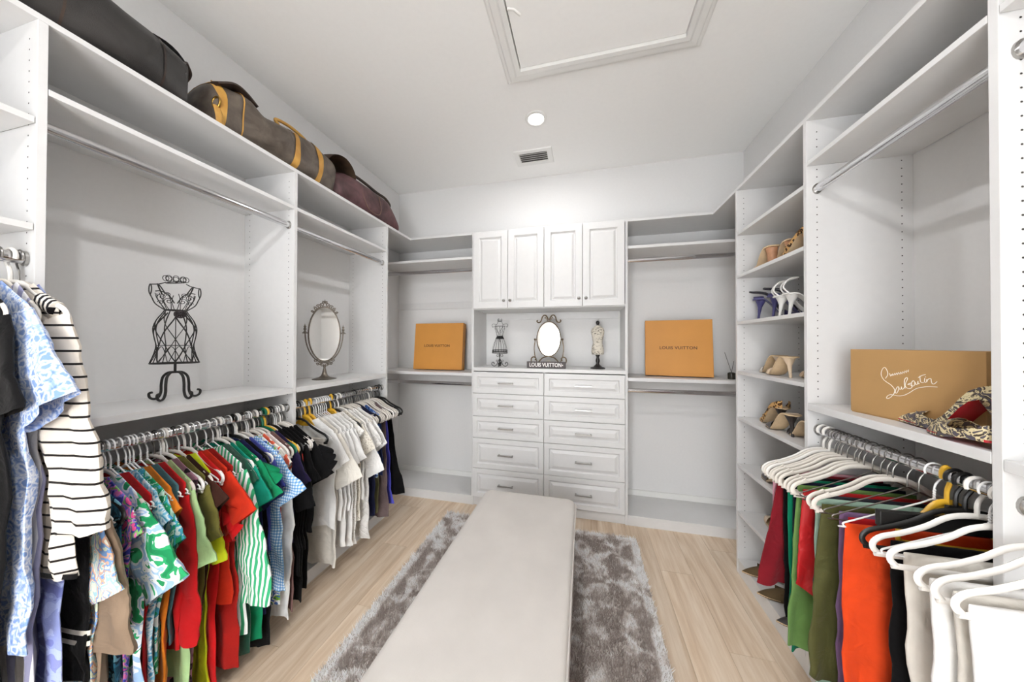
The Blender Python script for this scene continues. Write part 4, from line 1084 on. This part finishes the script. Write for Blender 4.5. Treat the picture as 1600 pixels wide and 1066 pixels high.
def garment(name, label, cat, mat, loc, rz, group, kind='top', sl=None, slmat=None, slkw={}, extra=None, **kw):
    yy = loc[1]
    t = thing(name, label, cat, loc, (0, 0, rz), group)
    if kind == 'fold':
        crumple(fold_shell(seed=yy, **kw), .012, 9., yy, -.2, .3).build('cloth_body', mat, t)
    else:
        crumple(body_shell(seed=yy, **kw), .012, 9., yy, -.12, .35).build('cloth_body', mat, t)
        if sl:
            d = dict(SLV[sl]); d.update(slkw)
            for side in (1, -1):
                dd = dict(d)
                if side == -1: dd['L'] = min(d['L'], .28) if d['L'] < .4 else d['L']; dd['ang'] = d['ang']*.5
                dd['ang'] += rnd.uniform(-.10, .10); dd['L'] *= rnd.uniform(.9, 1.08)
                crumple(sleeve(side, ws=kw.get('ws', .2), zs=kw.get('zs', -.080), seed=yy, **dd), .012, 9., yy, -.13, .16).build('sleeve', slmat or mat, t)
    if extra: extra(t)
    return t
def ruffle(t, mat, x0, z0, w_=.09, n=3, name='ruffle'):
    for k in range(n):
        rows = []
        for i in range(5):
            r = .02+.022*i
            rows.append([(x0+.012*k+(r*1.2)*math.cos(a)*.8, .018*math.sin(a*5+k)*i/4+.012*math.sin(a), z0-.035*k-r*.8*abs(math.sin(a))-.004*i) for a in [PI*j/24 for j in range(25)]])
        MB().loft(rows, False, False, closed=False).build(name, mat, t)
P = lambda n, c, **k: fabric(n, 'plain', c, **k)
ZL = ROD_LOW
LEFT1 = 'clothes on the rod under the wire dress form'
LEFT2 = 'clothes on the rod under the silver mirror'
RIGHT = 'clothes on the rod under the kraft box'
HL1, HL2, HR = 'hangers under the wire dress form', 'hangers under the silver mirror', 'hangers under the kraft box'
def jit(): return rnd.uniform(-.016, .016)

f_pastel = fabric('pastel_swirl_print', 'print', '#e9ecdc', '#a9d3dd', '#f3efe0', '#e8b79a', '#7ea6dc', '#dfe8cf', scale=1.7)
f_purple = fabric('purple_pink_print', 'print', '#3c3f94', '#7d6fd0', '#e879b8', '#86b86a', '#40459c', '#e3558e', scale=1.6)
f_gwb = fabric('bold_green_white_print', 'print', '#1f8a55', '#2fa367', '#dfe6ea', '#9fc0e0', '#e8ecee', '#23935a', scale=.75)
f_leaf = fabric('blue_leaf_print', 'floral', '#2b86b4', '#7fc3dd', '#e6eef0', '#3b93c0', scale=.9)
f_gleaf = fabric('green_leaf_print', 'print', '#1d8f58', '#bfe0d0', '#2aa06a', '#4aa9c4', '#dcebe6', scale=1.3)
f_mauveleo = fabric('mauve_leopard', 'leopard', '#96697a', '#4a2f3a', '#241820', scale=.6)
f_gstripe = fabric('green_white_stripe', 'vstripe', '#3fae78', '#eef2ee', scale=.62)
f_ging = fabric('blue_gingham', 'gingham', '#e3edf5', '#8fb6de', '#5e92cc', scale=.9)
f_bgfl = fabric('blue_green_floral', 'print', '#4f78c8', '#e8eef2', '#f0f2f0', '#7fb648', '#3a63b4', '#e9eef2', scale=2.0)
f_lacew = fabric('white_eyelet_lace', 'lace', '#eae7e2', '#c8c1b7')
f_quilt = fabric('white_quilted', 'quilt', '#e9e6e2')
f_bluefl = fabric('dark_blue_floral', 'floral', '#1f2d55', '#4f74b8', '#cfdcec', scale=1.)
f_wh = P('white_cotton', '#ebe9e6'); f_wh2 = P('ivory_cotton', '#ddd7cd')
f_blk = P('black_crepe', '#0c0b0c'); f_blk2 = P('black_knit', '#0e0d0e')
f_blueblo = fabric('light_blue_crochet_floral', 'floral', '#6d8bc9', '#9db4e2', '#e3e9f4', '#7f9cd6', scale=1.1)

SPOTS = {'L1': [], 'L2': [], 'R': []}
def beside(rod, y, used=set()):
    for q, sh in sorted((abs(q-y), sh) for q, sh in SPOTS[rod]):
        if sh not in used and not sh.startswith('a '):
            used.add(sh); return 'without clothes, squeezed in next to '+sh
def L1(y, short, label, name, cat, mat, hk='wire', **kw):
    rz = jit(); loc = (RODL, y, ZL); SPOTS['L1'].append((y, short))
    garment(name, label, cat, mat, loc, rz, LEFT1, **kw)
    hanger(hk, loc, rz, 'holding '+short, HL1)
# --- rod under the wire dress form, from the near panel towards the mirror bay
def hem_lines(t):
    for z in (-.47, -.50):
        MB().loft([[(.214*math.copysign(abs(math.cos(a))**.75, math.cos(a)), .0165*math.sin(a), zz) for a in [2*PI*j/40 for j in range(40)]] for zz in (z, z-.014)], False, False).build('hem_stripe', P('cream_rib', '#e6dfd0'), t)
L1(.575, 'the black knit top with two cream hem stripes', 'black knit top with two cream stripes above its hem', 'knit_top', 'top', f_blk2, 'black', L=.55, wh=.21, A=.003, extra=hem_lines)
L1(.608, 'the taupe cardigan', 'taupe wool cardigan with long sleeves beside striped sweater', 'cardigan', 'cardigan', P('taupe_wool', '#8f7a66'), 'velvet', sl='long', L=.62, wh=.22, slkw=dict(L=.40, r0=.08, r1=.085, ang=.40, th=.018))
L1(.592, 'the pastel swirl blouse', 'white blouse with pastel blue and peach swirl print', 'print_blouse', 'blouse', f_pastel, sl='short', L=.78, wh=.21, slkw=dict(L=.23, ang=.5))
L1(.640, 'the dark teal print top', 'dark teal print top behind pastel swirl blouse', 'print_shirt', 'top', fabric('teal_dark_print', 'print', '#1f4b5e', '#2f6c86', '#16333f', '#6fa5b8', scale=1.7), 'black', L=.62, wh=.2, neck=.07)
L1(.658, 'the purple and pink print top', 'purple and pink print top with short sleeves', 'print_shirt', 'top', f_purple, sl='cap', L=.72, wh=.20, slkw=dict(L=.10, ang=.6))
L1(.680, 'the bold green and white blouse', 'bold green, white and sky blue print blouse with flared sleeves', 'print_blouse', 'blouse', f_gwb, 'velvet', sl='flare', L=.86, wh=.24, slkw=dict(L=.29, r1=.115))
L1(.702, 'the red sleeveless top', 'plain red sleeveless top between green print and blue leaf blouses', 'sleeveless_top', 'top', P('scarlet', '#b3161b'), L=.75, wh=.2)
L1(.720, 'the blue leaf print dress', 'long light blue leaf print dress with cap sleeves', 'print_dress', 'dress', f_leaf, sl='cap', L=.95, wh=.22, slkw=dict(L=.12))
L1(.738, 'the green leaf print top', 'green and turquoise leaf print top beside orange blouse', 'print_shirt', 'top', f_gleaf, sl='short', L=.68, wh=.2, slkw=dict(L=.17))
L1(.757, 'the orange blouse', 'plain orange blouse with narrow shoulders', 'orange_blouse', 'blouse', P('orange_linen', '#dc7c24'), sl='cap', L=.80, wh=.2)
L1(.775, 'the grey teal tank top', 'dusty grey-teal tank top beside orange blouse', 'tank_top', 'top', P('grey_teal', '#47727a'), L=.62, wh=.19)
L1(.793, 'the red long-sleeved top', 'red top with long slim sleeves behind orange blouse', 'long_sleeved_top', 'top', P('tomato_red', '#bd1a1d'), sl='long', L=.66, wh=.2)
L1(.812, 'the pale green shirt', 'pale green shirt with loose long sleeves', 'pale_green_shirt', 'shirt', P('pale_green', '#a9c98f'), 'velvet', sl='elbow', L=.80, wh=.21, slkw=dict(L=.27, ang=.42))
L1(.830, 'the mauve leopard dress', 'mauve leopard print dress hanging low between shirts', 'leopard_dress', 'dress', f_mauveleo, L=.95, wh=.2)
L1(.848, 'the olive tee', 'olive green tee with wide short sleeves', 'olive_tee', 'tee', P('olive_jersey', '#6b6531'), sl='short', L=.62, wh=.2, slkw=dict(L=.21, ang=.5))
L1(.866, 'the dark brown top', 'dark chocolate brown top with cap sleeves', 'brown_top', 'top', P('chocolate', '#3c2219'), 'velvet', sl='cap', L=.6, wh=.19, slkw=dict(L=.12, r1=.075))
L1(.884, 'the neon yellow top', 'neon yellow top with narrow long sleeves', 'neon_top', 'top', P('neon_yellow', '#d8e227'), sl='elbow', ws=.17, L=.92, wh=.17, slkw=dict(L=.30, ang=.34, r0=.05, r1=.05))
red1 = P('bright_red', '#c81a1c')
L1(.902, 'the ruffled red jumpsuit', 'bright red jumpsuit with gathered ruffles at its side', 'red_jumpsuit', 'jumpsuit', red1, 'plastic', L=.98, wh=.19, extra=lambda t: ruffle(t, red1, .17, -.27))
L1(.922, 'the orange-red jacket', 'orange-red jacket with stiff elbow sleeves', 'orange_red_jacket', 'jacket', P('orange_red', '#c52f17'), sl='flare', L=.60, wh=.22, slkw=dict(L=.20, ang=.6, r1=.095))
L1(.943, 'the dark red trousers suit', 'dark red long dress beside green striped blouse', 'dark_red_dress', 'dress', P('brick_red', '#9c1b15'), L=.88, wh=.23)
L1(.975, 'the green striped blouse', 'green and white striped blouse with gathered long sleeves', 'striped_blouse', 'blouse', f_gstripe, sl='wide', L=.78, wh=.22, A=.010, slkw=dict(L=.50, ang=.34, r1=.075))
L1(1.000, 'the dark green velvet top', 'dark emerald velvet top with rounded shoulders', 'velvet_top', 'top', P('emerald_velvet', '#0b4a36', rough=.6, sheen=.6), sl='cap', L=.88, wh=.21)
L1(1.018, 'the jade shirt', 'jade turquoise shirt beside green striped blouse', 'jade_shirt', 'shirt', P('jade', '#159177'), 'plastic', sl='short', L=.60, wh=.2)
gr = P('kelly_green', '#128255')
L1(1.038, 'the ruffled green blouse', 'kelly green blouse with ruffled short sleeves', 'ruffled_blouse', 'blouse', gr, 'velvet', sl='flare', L=.86, wh=.22, slkw=dict(L=.18, ang=.75, r1=.10), extra=lambda t: ruffle(t, gr, .20, -.16, n=2))
L1(1.058, 'the navy blouse', 'navy blue blouse beside green ruffled one', 'navy_blouse', 'blouse', P('navy', '#20234c'), sl='short', L=.78, wh=.21)
L1(1.076, 'the long black skirt', 'long black skirt behind navy blouse', 'black_skirt', 'skirt', f_blk, 'black', L=.93, wh=.22)
L1(1.094, 'the periwinkle jacket', 'periwinkle blue jacket with rounded shoulders', 'periwinkle_jacket', 'jacket', P('dusk_blue', '#4a51a2'), 'plastic', sl='short', L=.52, wh=.2, slkw=dict(L=.15))
L1(1.115, 'the gingham blouse', 'light blue gingham blouse with ruffled sleeves', 'gingham_blouse', 'blouse', f_ging, 'velvet', sl='flare', L=.70, ws=.215, wh=.27, slkw=dict(L=.21, ang=.6, r1=.12))
L1(1.135, 'the blue flower dress', 'white dress with blue flower and green leaf print', 'flower_dress', 'dress', f_bgfl, L=.80, wh=.2)
L1(1.152, 'the coral edged cream top', 'cream top with coral edging beside gingham blouse', 'cream_top', 'top', fabric('cream_coral', 'print', '#efe9dd', '#ece4d6', '#e6674a', '#efe9dd', scale=.5), 'velvet', sl='cap', L=.56, wh=.19)
L1(1.172, 'the long white shirt dress', 'long white shirt dress between gingham blouse and mauve dress', 'white_shirt_dress', 'dress', f_wh, 'plastic', sl='long', L=.88, wh=.22)
L1(1.193, 'the dusty mauve dress', 'plain dusty mauve brown long dress', 'mauve_dress', 'dress', P('dusty_mauve', '#7b5c58'), 'velvet', L=.86, wh=.22)
L1(1.213, 'the dark plum top', 'dark plum top behind mauve dress', 'plum_top', 'top', P('dark_plum', '#2a2346'), 'green', sl='short', L=.55, wh=.2)
L1(1.233, 'the black blazer', 'black blazer with long sleeves', 'black_blazer', 'blazer', f_blk2, 'velvet', sl='elbow', L=.72, wh=.22)
L1(1.253, 'the long black dress', 'long black sleeveless dress beside black blazer', 'black_dress', 'dress', f_blk, 'black', L=.86, wh=.21)
L1(1.273, 'the black top with coral tag', 'black top with coral red tag hanging from it', 'black_shirt', 'top', f_blk2, L=.62, wh=.2, sl='short', extra=lambda t: MB().tube([(.20, -.02, -.19), (.21, -.024, -.22), (.215, -.024, -.255)], .007, 6, flat=.3).build('tag', P('coral_tag', '#e2483f'), t))
L1(1.293, 'the black trousers suit', 'black long jumpsuit next to ruffled black blouse', 'black_jumpsuit', 'jumpsuit', f_blk, 'velvet', L=.84, wh=.18)
L1(1.318, 'the ruffled black blouse', 'black blouse with round ruffles on its sleeve', 'black_blouse', 'blouse', f_blk2, 'velvet', sl='flare', L=.56, wh=.21, slkw=dict(L=.2, ang=.6), extra=lambda t: ruffle(t, f_blk2, .22, -.17, n=3))
# a few more hooks crowd that rod
for y, k in ((.612, 'wire'), (.690, 'wire'), (.748, 'wire'), (.838, 'plastic'), (1.028, 'wire'), (1.086, 'wire'), (1.144, 'wire'), (1.223, 'amber'), (1.283, 'wire'), (1.305, 'plastic')):
    hanger(k, (RODL, y, ZL), jit(), beside('L1', y), HL1)

def L2(y, short, label, name, cat, mat, hk='wire', **kw):
    rz = jit()*.7; loc = (RODL, y, ZL); SPOTS['L2'].append((y, short))
    garment(name, label, cat, mat, loc, rz, LEFT2, **kw)
    hanger(hk, loc, rz, 'holding '+short, HL2, .55 if hk == 'amber' else 1.)
L2(1.405, 'the folded grey knit', 'pale grey ribbed knit folded over its hanger', 'folded_knit', 'sweater', fabric('grey_rib', 'hstripe', '#bdb6ac', '#a59d93', .5, scale=.4), 'black', kind='fold', L=.14, w=.19, wh=.19)
L2(1.455, 'the white tee on amber hanger', 'white tee with short sleeves next to folded knit', 'white_tee', 'tee', f_wh, 'amber', sl='short', L=.62, wh=.22)
L2(1.485, 'the long white tunic', 'long white tunic with wide sleeves', 'white_tunic', 'tunic', f_wh2, 'amber', sl='flare', L=.86, wh=.20, slkw=dict(L=.27, ang=.4))
WB_ = 'plain white blouse with short sleeves in the row of whites'
for y, l in ((1.515, .60), (1.548, .78), (1.578, .58), (1.606, .82)):
    L2(y, 'a plain white blouse', WB_, 'white_blouse', 'blouse', f_wh, sl='short', L=l, wh=.21, slkw=dict(L=.20, ang=.5))
L2(1.640, 'the white eyelet lace dress', 'white eyelet lace dress among plain white blouses', 'lace_dress', 'dress', f_lacew, 'amber', sl='cap', L=.84, wh=.2)
L2(1.672, 'the cream lace blouse', 'cream lace blouse with short sleeves beside quilted jacket', 'lace_blouse', 'blouse', fabric('cream_lace', 'lace', '#e6dfd2', '#b9ad9c'), sl='short', L=.70, wh=.2)
L2(1.702, 'the white wrap blouse', 'white wrap blouse with elbow sleeves beside quilted jacket', 'wrap_blouse', 'blouse', f_wh, 'plastic', sl='elbow', L=.58, wh=.21)
L2(1.745, 'the white quilted coat', 'white diamond quilted coat hanging long', 'quilted_coat', 'coat', f_quilt, 'velvet', sl='short', L=.86, wh=.21, th=.012)
L2(1.785, 'the white tee before navy dress', 'white tee hanging right next to the navy dress', 'white_tee', 'tee', f_wh, 'velvet', sl='short', L=.42, wh=.2)
L2(1.825, 'the navy dress', 'plain dark navy dress beside quilted coat', 'navy_dress', 'dress', P('dark_navy', '#1b1e38'), 'velvet', L=.74, wh=.19)
L2(1.860, 'the blue flowered top', 'dark blue flowered top next to navy dress', 'flowered_shirt', 'top', f_bluefl, 'velvet', L=.50, wh=.19)
L2(1.893, 'the olive trousers', 'olive trousers hanging behind blue flowered top', 'olive_trousers', 'trousers', P('olive_twill', '#6d6a4a'), 'velvet', kind='fold', L=.66, w=.15, wh=.17)
L2(1.925, 'the dark denim skirt', 'dark denim blue skirt between olive and taupe garments', 'denim_skirt', 'skirt', P('denim', '#2b3760'), 'velvet', kind='fold', L=.42, w=.16, wh=.18)
L2(1.965, 'the taupe dress', 'taupe dress hanging long near the corner', 'taupe_dress', 'dress', P('taupe_crepe', '#6f5f5e'), 'velvet', L=.84, wh=.2, ws=.17)
L2(2.025, 'the periwinkle skirt', 'vivid periwinkle blue skirt beside taupe dress', 'periwinkle_skirt', 'skirt', P('periwinkle', '#5555c4'), 'velvet', kind='fold', L=.66, w=.13, wh=.2)
L2(2.080, 'the black flared skirt', 'black flared skirt last on the rod by the corner', 'flared_skirt', 'skirt', f_blk, 'black', kind='fold', L=.62, w=.13, wh=.25)
for y, k in ((1.43, 'wire'), (1.53, 'wire'), (1.563, 'wire'), (1.592, 'wire'), (1.655, 'black'), (1.76, 'velvet'), (1.805, 'velvet'), (1.842, 'black'), (1.877, 'velvet'), (1.945, 'velvet'), (2.0, 'plastic'), (2.05, 'velvet'), (2.115, 'black')):
    hanger(k, (RODL, y, ZL), jit(), beside('L2', y), HL2)

# --- nearest left bay, upper rod
def S0(y, short, label, name, cat, mat, hk, sc=1., rz=0., **kw):
    loc = (RODL, y, 1.65)
    garment(name, label, cat, mat, loc, rz, None, **kw)
    hanger(hk, loc, rz, 'holding '+short, 'hangers in the nearest left bay', sc)
f_sweater = fabric('cream_black_stripe', 'hstripe', '#e2d8cb', '#1d1917', .17, scale=1.15)
def neckband(t):
    MB().tube([(.135, 0, -.128), (.165, -.0, -.142), (.195, 0, -.155)], .022, 12, flat=.7, ref=(0, 1, 0)).build('striped_band', fabric('band_stripe', 'vstripe', '#17151a', '#e4ddd2', scale=.55), t)
    MB().loft([[(u, .02*math.sin(a), -.86+z) for u, a in [(.286*math.copysign(abs(math.cos(b))**.75, math.cos(b)), b) for b in [2*PI*j/36 for j in range(36)]]] for z in (0, -.014)], False, False).build('hem_trim', f_blk, t)
S0(.508, 'the cream striped sweater', 'cream sweater with thin black stripes and long sleeves', 'striped_sweater', 'sweater', f_sweater, 'plastic', 1.12, .04, sl='wide', L=.80, wh=.28, A=.012, slkw=dict(L=.56, ang=.26, r0=.10, r1=.10, bend=.2, th=.02), extra=neckband, neck=.1)
S0(.470, 'the blue flowered blouse', 'light blue crocheted flower blouse beside striped sweater', 'flowered_blouse', 'blouse', f_blueblo, 'velvet', 1., 0., sl='flare', L=.95, wh=.24, slkw=dict(L=.25, ang=.62, r1=.10, th=.02), neck=.08)
S0(.436, 'the long black dress', 'black dress with short sleeves nearest the doorway', 'black_dress', 'dress', f_blk2, 'velvet', 1., 0., sl='short', L=1.35, wh=.20, slkw=dict(L=.24, ang=.35), neck=.08)
S0(.522, 'the lavender blue dress', 'lavender blue long dress below the striped sweater', 'lavender_dress', 'dress', fabric('lavender_blue', 'print', '#7d86c8', '#98a4dc', '#aebbe8', '#8c93cf', scale=1.1), 'velvet', .9, .02, ws=.17, L=1.42, wh=.24)
S0(.490, 'the striped lavender shirt dress', 'grey lavender shirt dress with white stripes, low beside lavender dress', 'striped_shirt_dress', 'dress', fabric('lav_white_stripe', 'vstripe', '#8e8da8', '#d9d6d6', scale=1.4), 'velvet', .9, 0., ws=.17, L=1.30, wh=.22)

# --- rod under the kraft box
def R1_(y, short, label, name, cat, mat, hk='velvet', kind='fold', z=ROD_LOW+.003, **kw):
    rz = PI+rnd.uniform(-.02, .02); loc = (RODR, y, z); SPOTS['R'].append((y, short))
    garment(name, label, cat, mat, loc, rz, RIGHT, kind=kind, **kw)
    hanger(hk, loc, rz, 'holding '+short, HR)
R1_(1.508, 'the pale pink skirt', 'pale pink skirt next to the shoe tower', 'pink_skirt', 'skirt', P('pale_pink', '#d9a0ae'), 'plastic', L=.40, w=.175, wh=.19)
R1_(1.478, 'the dark red skirt', 'dark red flared skirt beside pale pink skirt', 'dark_red_skirt', 'skirt', P('crimson_crepe', '#7d1a24'), 'plastic', L=.47, w=.17, wh=.21, cx=.05, slant=-.12, A=.016)
R1_(1.450, 'the black trousers', 'black trousers between dark red skirt and teal trousers', 'black_trousers', 'trousers', f_blk, 'velvet', L=.55, w=.17, wh=.17)
R1_(1.420, 'the emerald trousers', 'emerald green trousers between black and navy ones', 'emerald_trousers', 'trousers', P('emerald', '#0d7a58'), L=.64, w=.175, wh=.17, A=.018, slant=.1)
R1_(1.394, 'the navy trousers', 'navy trousers beside emerald green ones', 'navy_trousers', 'trousers', P('ink_navy', '#1a1d30'), L=.5, w=.17, wh=.165)
R1_(1.362, 'the leaf green trousers', 'leaf green trousers beside scarlet ones', 'green_trousers', 'trousers', P('leaf_green', '#6d9150'), L=.56, w=.175, wh=.17, slant=.25, cx=.04, A=.016)
R1_(1.325, 'the scarlet trousers', 'scarlet red trousers with pointed hem', 'scarlet_trousers', 'trousers', P('scarlet_satin', '#b81216', rough=.55), L=.42, w=.18, wh=.16, slant=-.55, cx=.04, A=.016)
R1_(1.292, 'the charcoal trousers', 'charcoal trousers behind scarlet ones', 'charcoal_trousers', 'trousers', P('charcoal', '#35353c'), 'steel', L=.58, w=.165, wh=.16)
R1_(1.262, 'the mint trousers', 'pale mint green long trousers beside olive skirt', 'mint_trousers', 'trousers', P('mint', '#a9c6b4'), 'steel', L=.74, w=.18, wh=.18)
R1_(1.222, 'the olive skirt', 'olive green draped skirt with diagonal folds', 'olive_skirt', 'skirt', P('olive_satin', '#4f4f2c', rough=.6), L=.62, w=.19, wh=.215, A=.018, slant=-.35, cx=.02)
R1_(1.178, 'the lilac trousers', 'lilac long trousers hanging lower than olive skirt', 'lilac_trousers', 'trousers', P('lilac', '#7f6489'), 'steel', L=.76, w=.17, wh=.17)
def waist_tag(t):
    MB().tube([(.10, -.017, -.165), (.10, -.019, -.22)], .016, 8, flat=.18, ref=(0, 1, 0)).build('label_tag', f_blk, t)
R1_(1.105, 'the orange skirt', 'vivid orange straight skirt beside olive one', 'orange_skirt', 'skirt', P('vivid_orange', '#d3441a'), 'wire', L=.86, w=.205, wh=.215, A=.006, extra=waist_tag)
R1_(1.145, 'the crimson slip skirt', 'crimson long skirt behind orange skirt', 'crimson_skirt', 'skirt', P('crimson', '#b01c22'), 'steel', L=.80, w=.17, wh=.18)
R1_(1.035, 'the black skirt', 'black skirt hung from black hanger before orange skirt', 'black_skirt', 'skirt', f_blk, 'black', L=.70, w=.15, wh=.16)
R1_(.985, 'the ivory trousers', 'ivory trousers next to the tall white panel', 'ivory_trousers', 'trousers', f_wh2, 'wire', L=.80, w=.165, wh=.15, A=.018)
for y, k in ((1.49, 'velvet'), (1.436, 'velvet'), (1.345, 'velvet'), (1.24, 'velvet'), (1.075, 'amber'), (1.01, 'plastic'), (.962, 'plastic')):
    hanger(k, (RODR, y, ROD_LOW+.003), PI+rnd.uniform(-.02, .02), beside('R', y), HR, .5 if k == 'amber' else 1.)
# black clamp hanger with trouser bar
t = thing('clamp_hanger', 'black clamp trouser hanger with long bar before orange skirt', 'hanger', (RODR, 1.055, ROD_LOW+.004), (0, 0, PI+.03), HR)
share('hook', hanger_meshes('black')[0], t)
MB().box(-.17, .17, -.008, .008, -.145, -.10).box(-.02, .02, -.006, .006, -.10, -.072).build('clamp_bar', M_BLKP, t, bevel=.003)
for s in (-1, 1): MB().lathe([(.0, -.012), (.005, -.011), (.005, .011), (.0, .012)], n=10).xf(Matrix.Translation((s*.11, 0, -.12)) @ Matrix.Rotation(PI/2, 4, 'X')).build('rivet', M_METALWIRE, t)
# near right bay
for y, sh, lb, m_, w_, L_ in ((.895, 'the white wide trousers', 'white wide trousers in front of the tall panel', f_wh, .19, .75), (.862, 'the cream pleated trousers', 'cream pleated trousers beside white wide trousers', f_wh2, .18, .78), (.825, 'the bright white jeans', 'bright white jeans hung beside cream pleated trousers', f_wh, .19, .8)):
    rz = PI+rnd.uniform(-.02, .02)
    garment('white_trousers', lb, 'trousers', m_, (RODR, y, ROD_LOW), rz, 'white trousers in the nearest right bay', kind='fold', L=L_, w=w_, wh=w_*.9, A=.022, th=.014, slant=.1)
    hanger('plastic', (RODR, y, ROD_LOW), rz, 'holding '+sh, 'hangers in the nearest right bay')
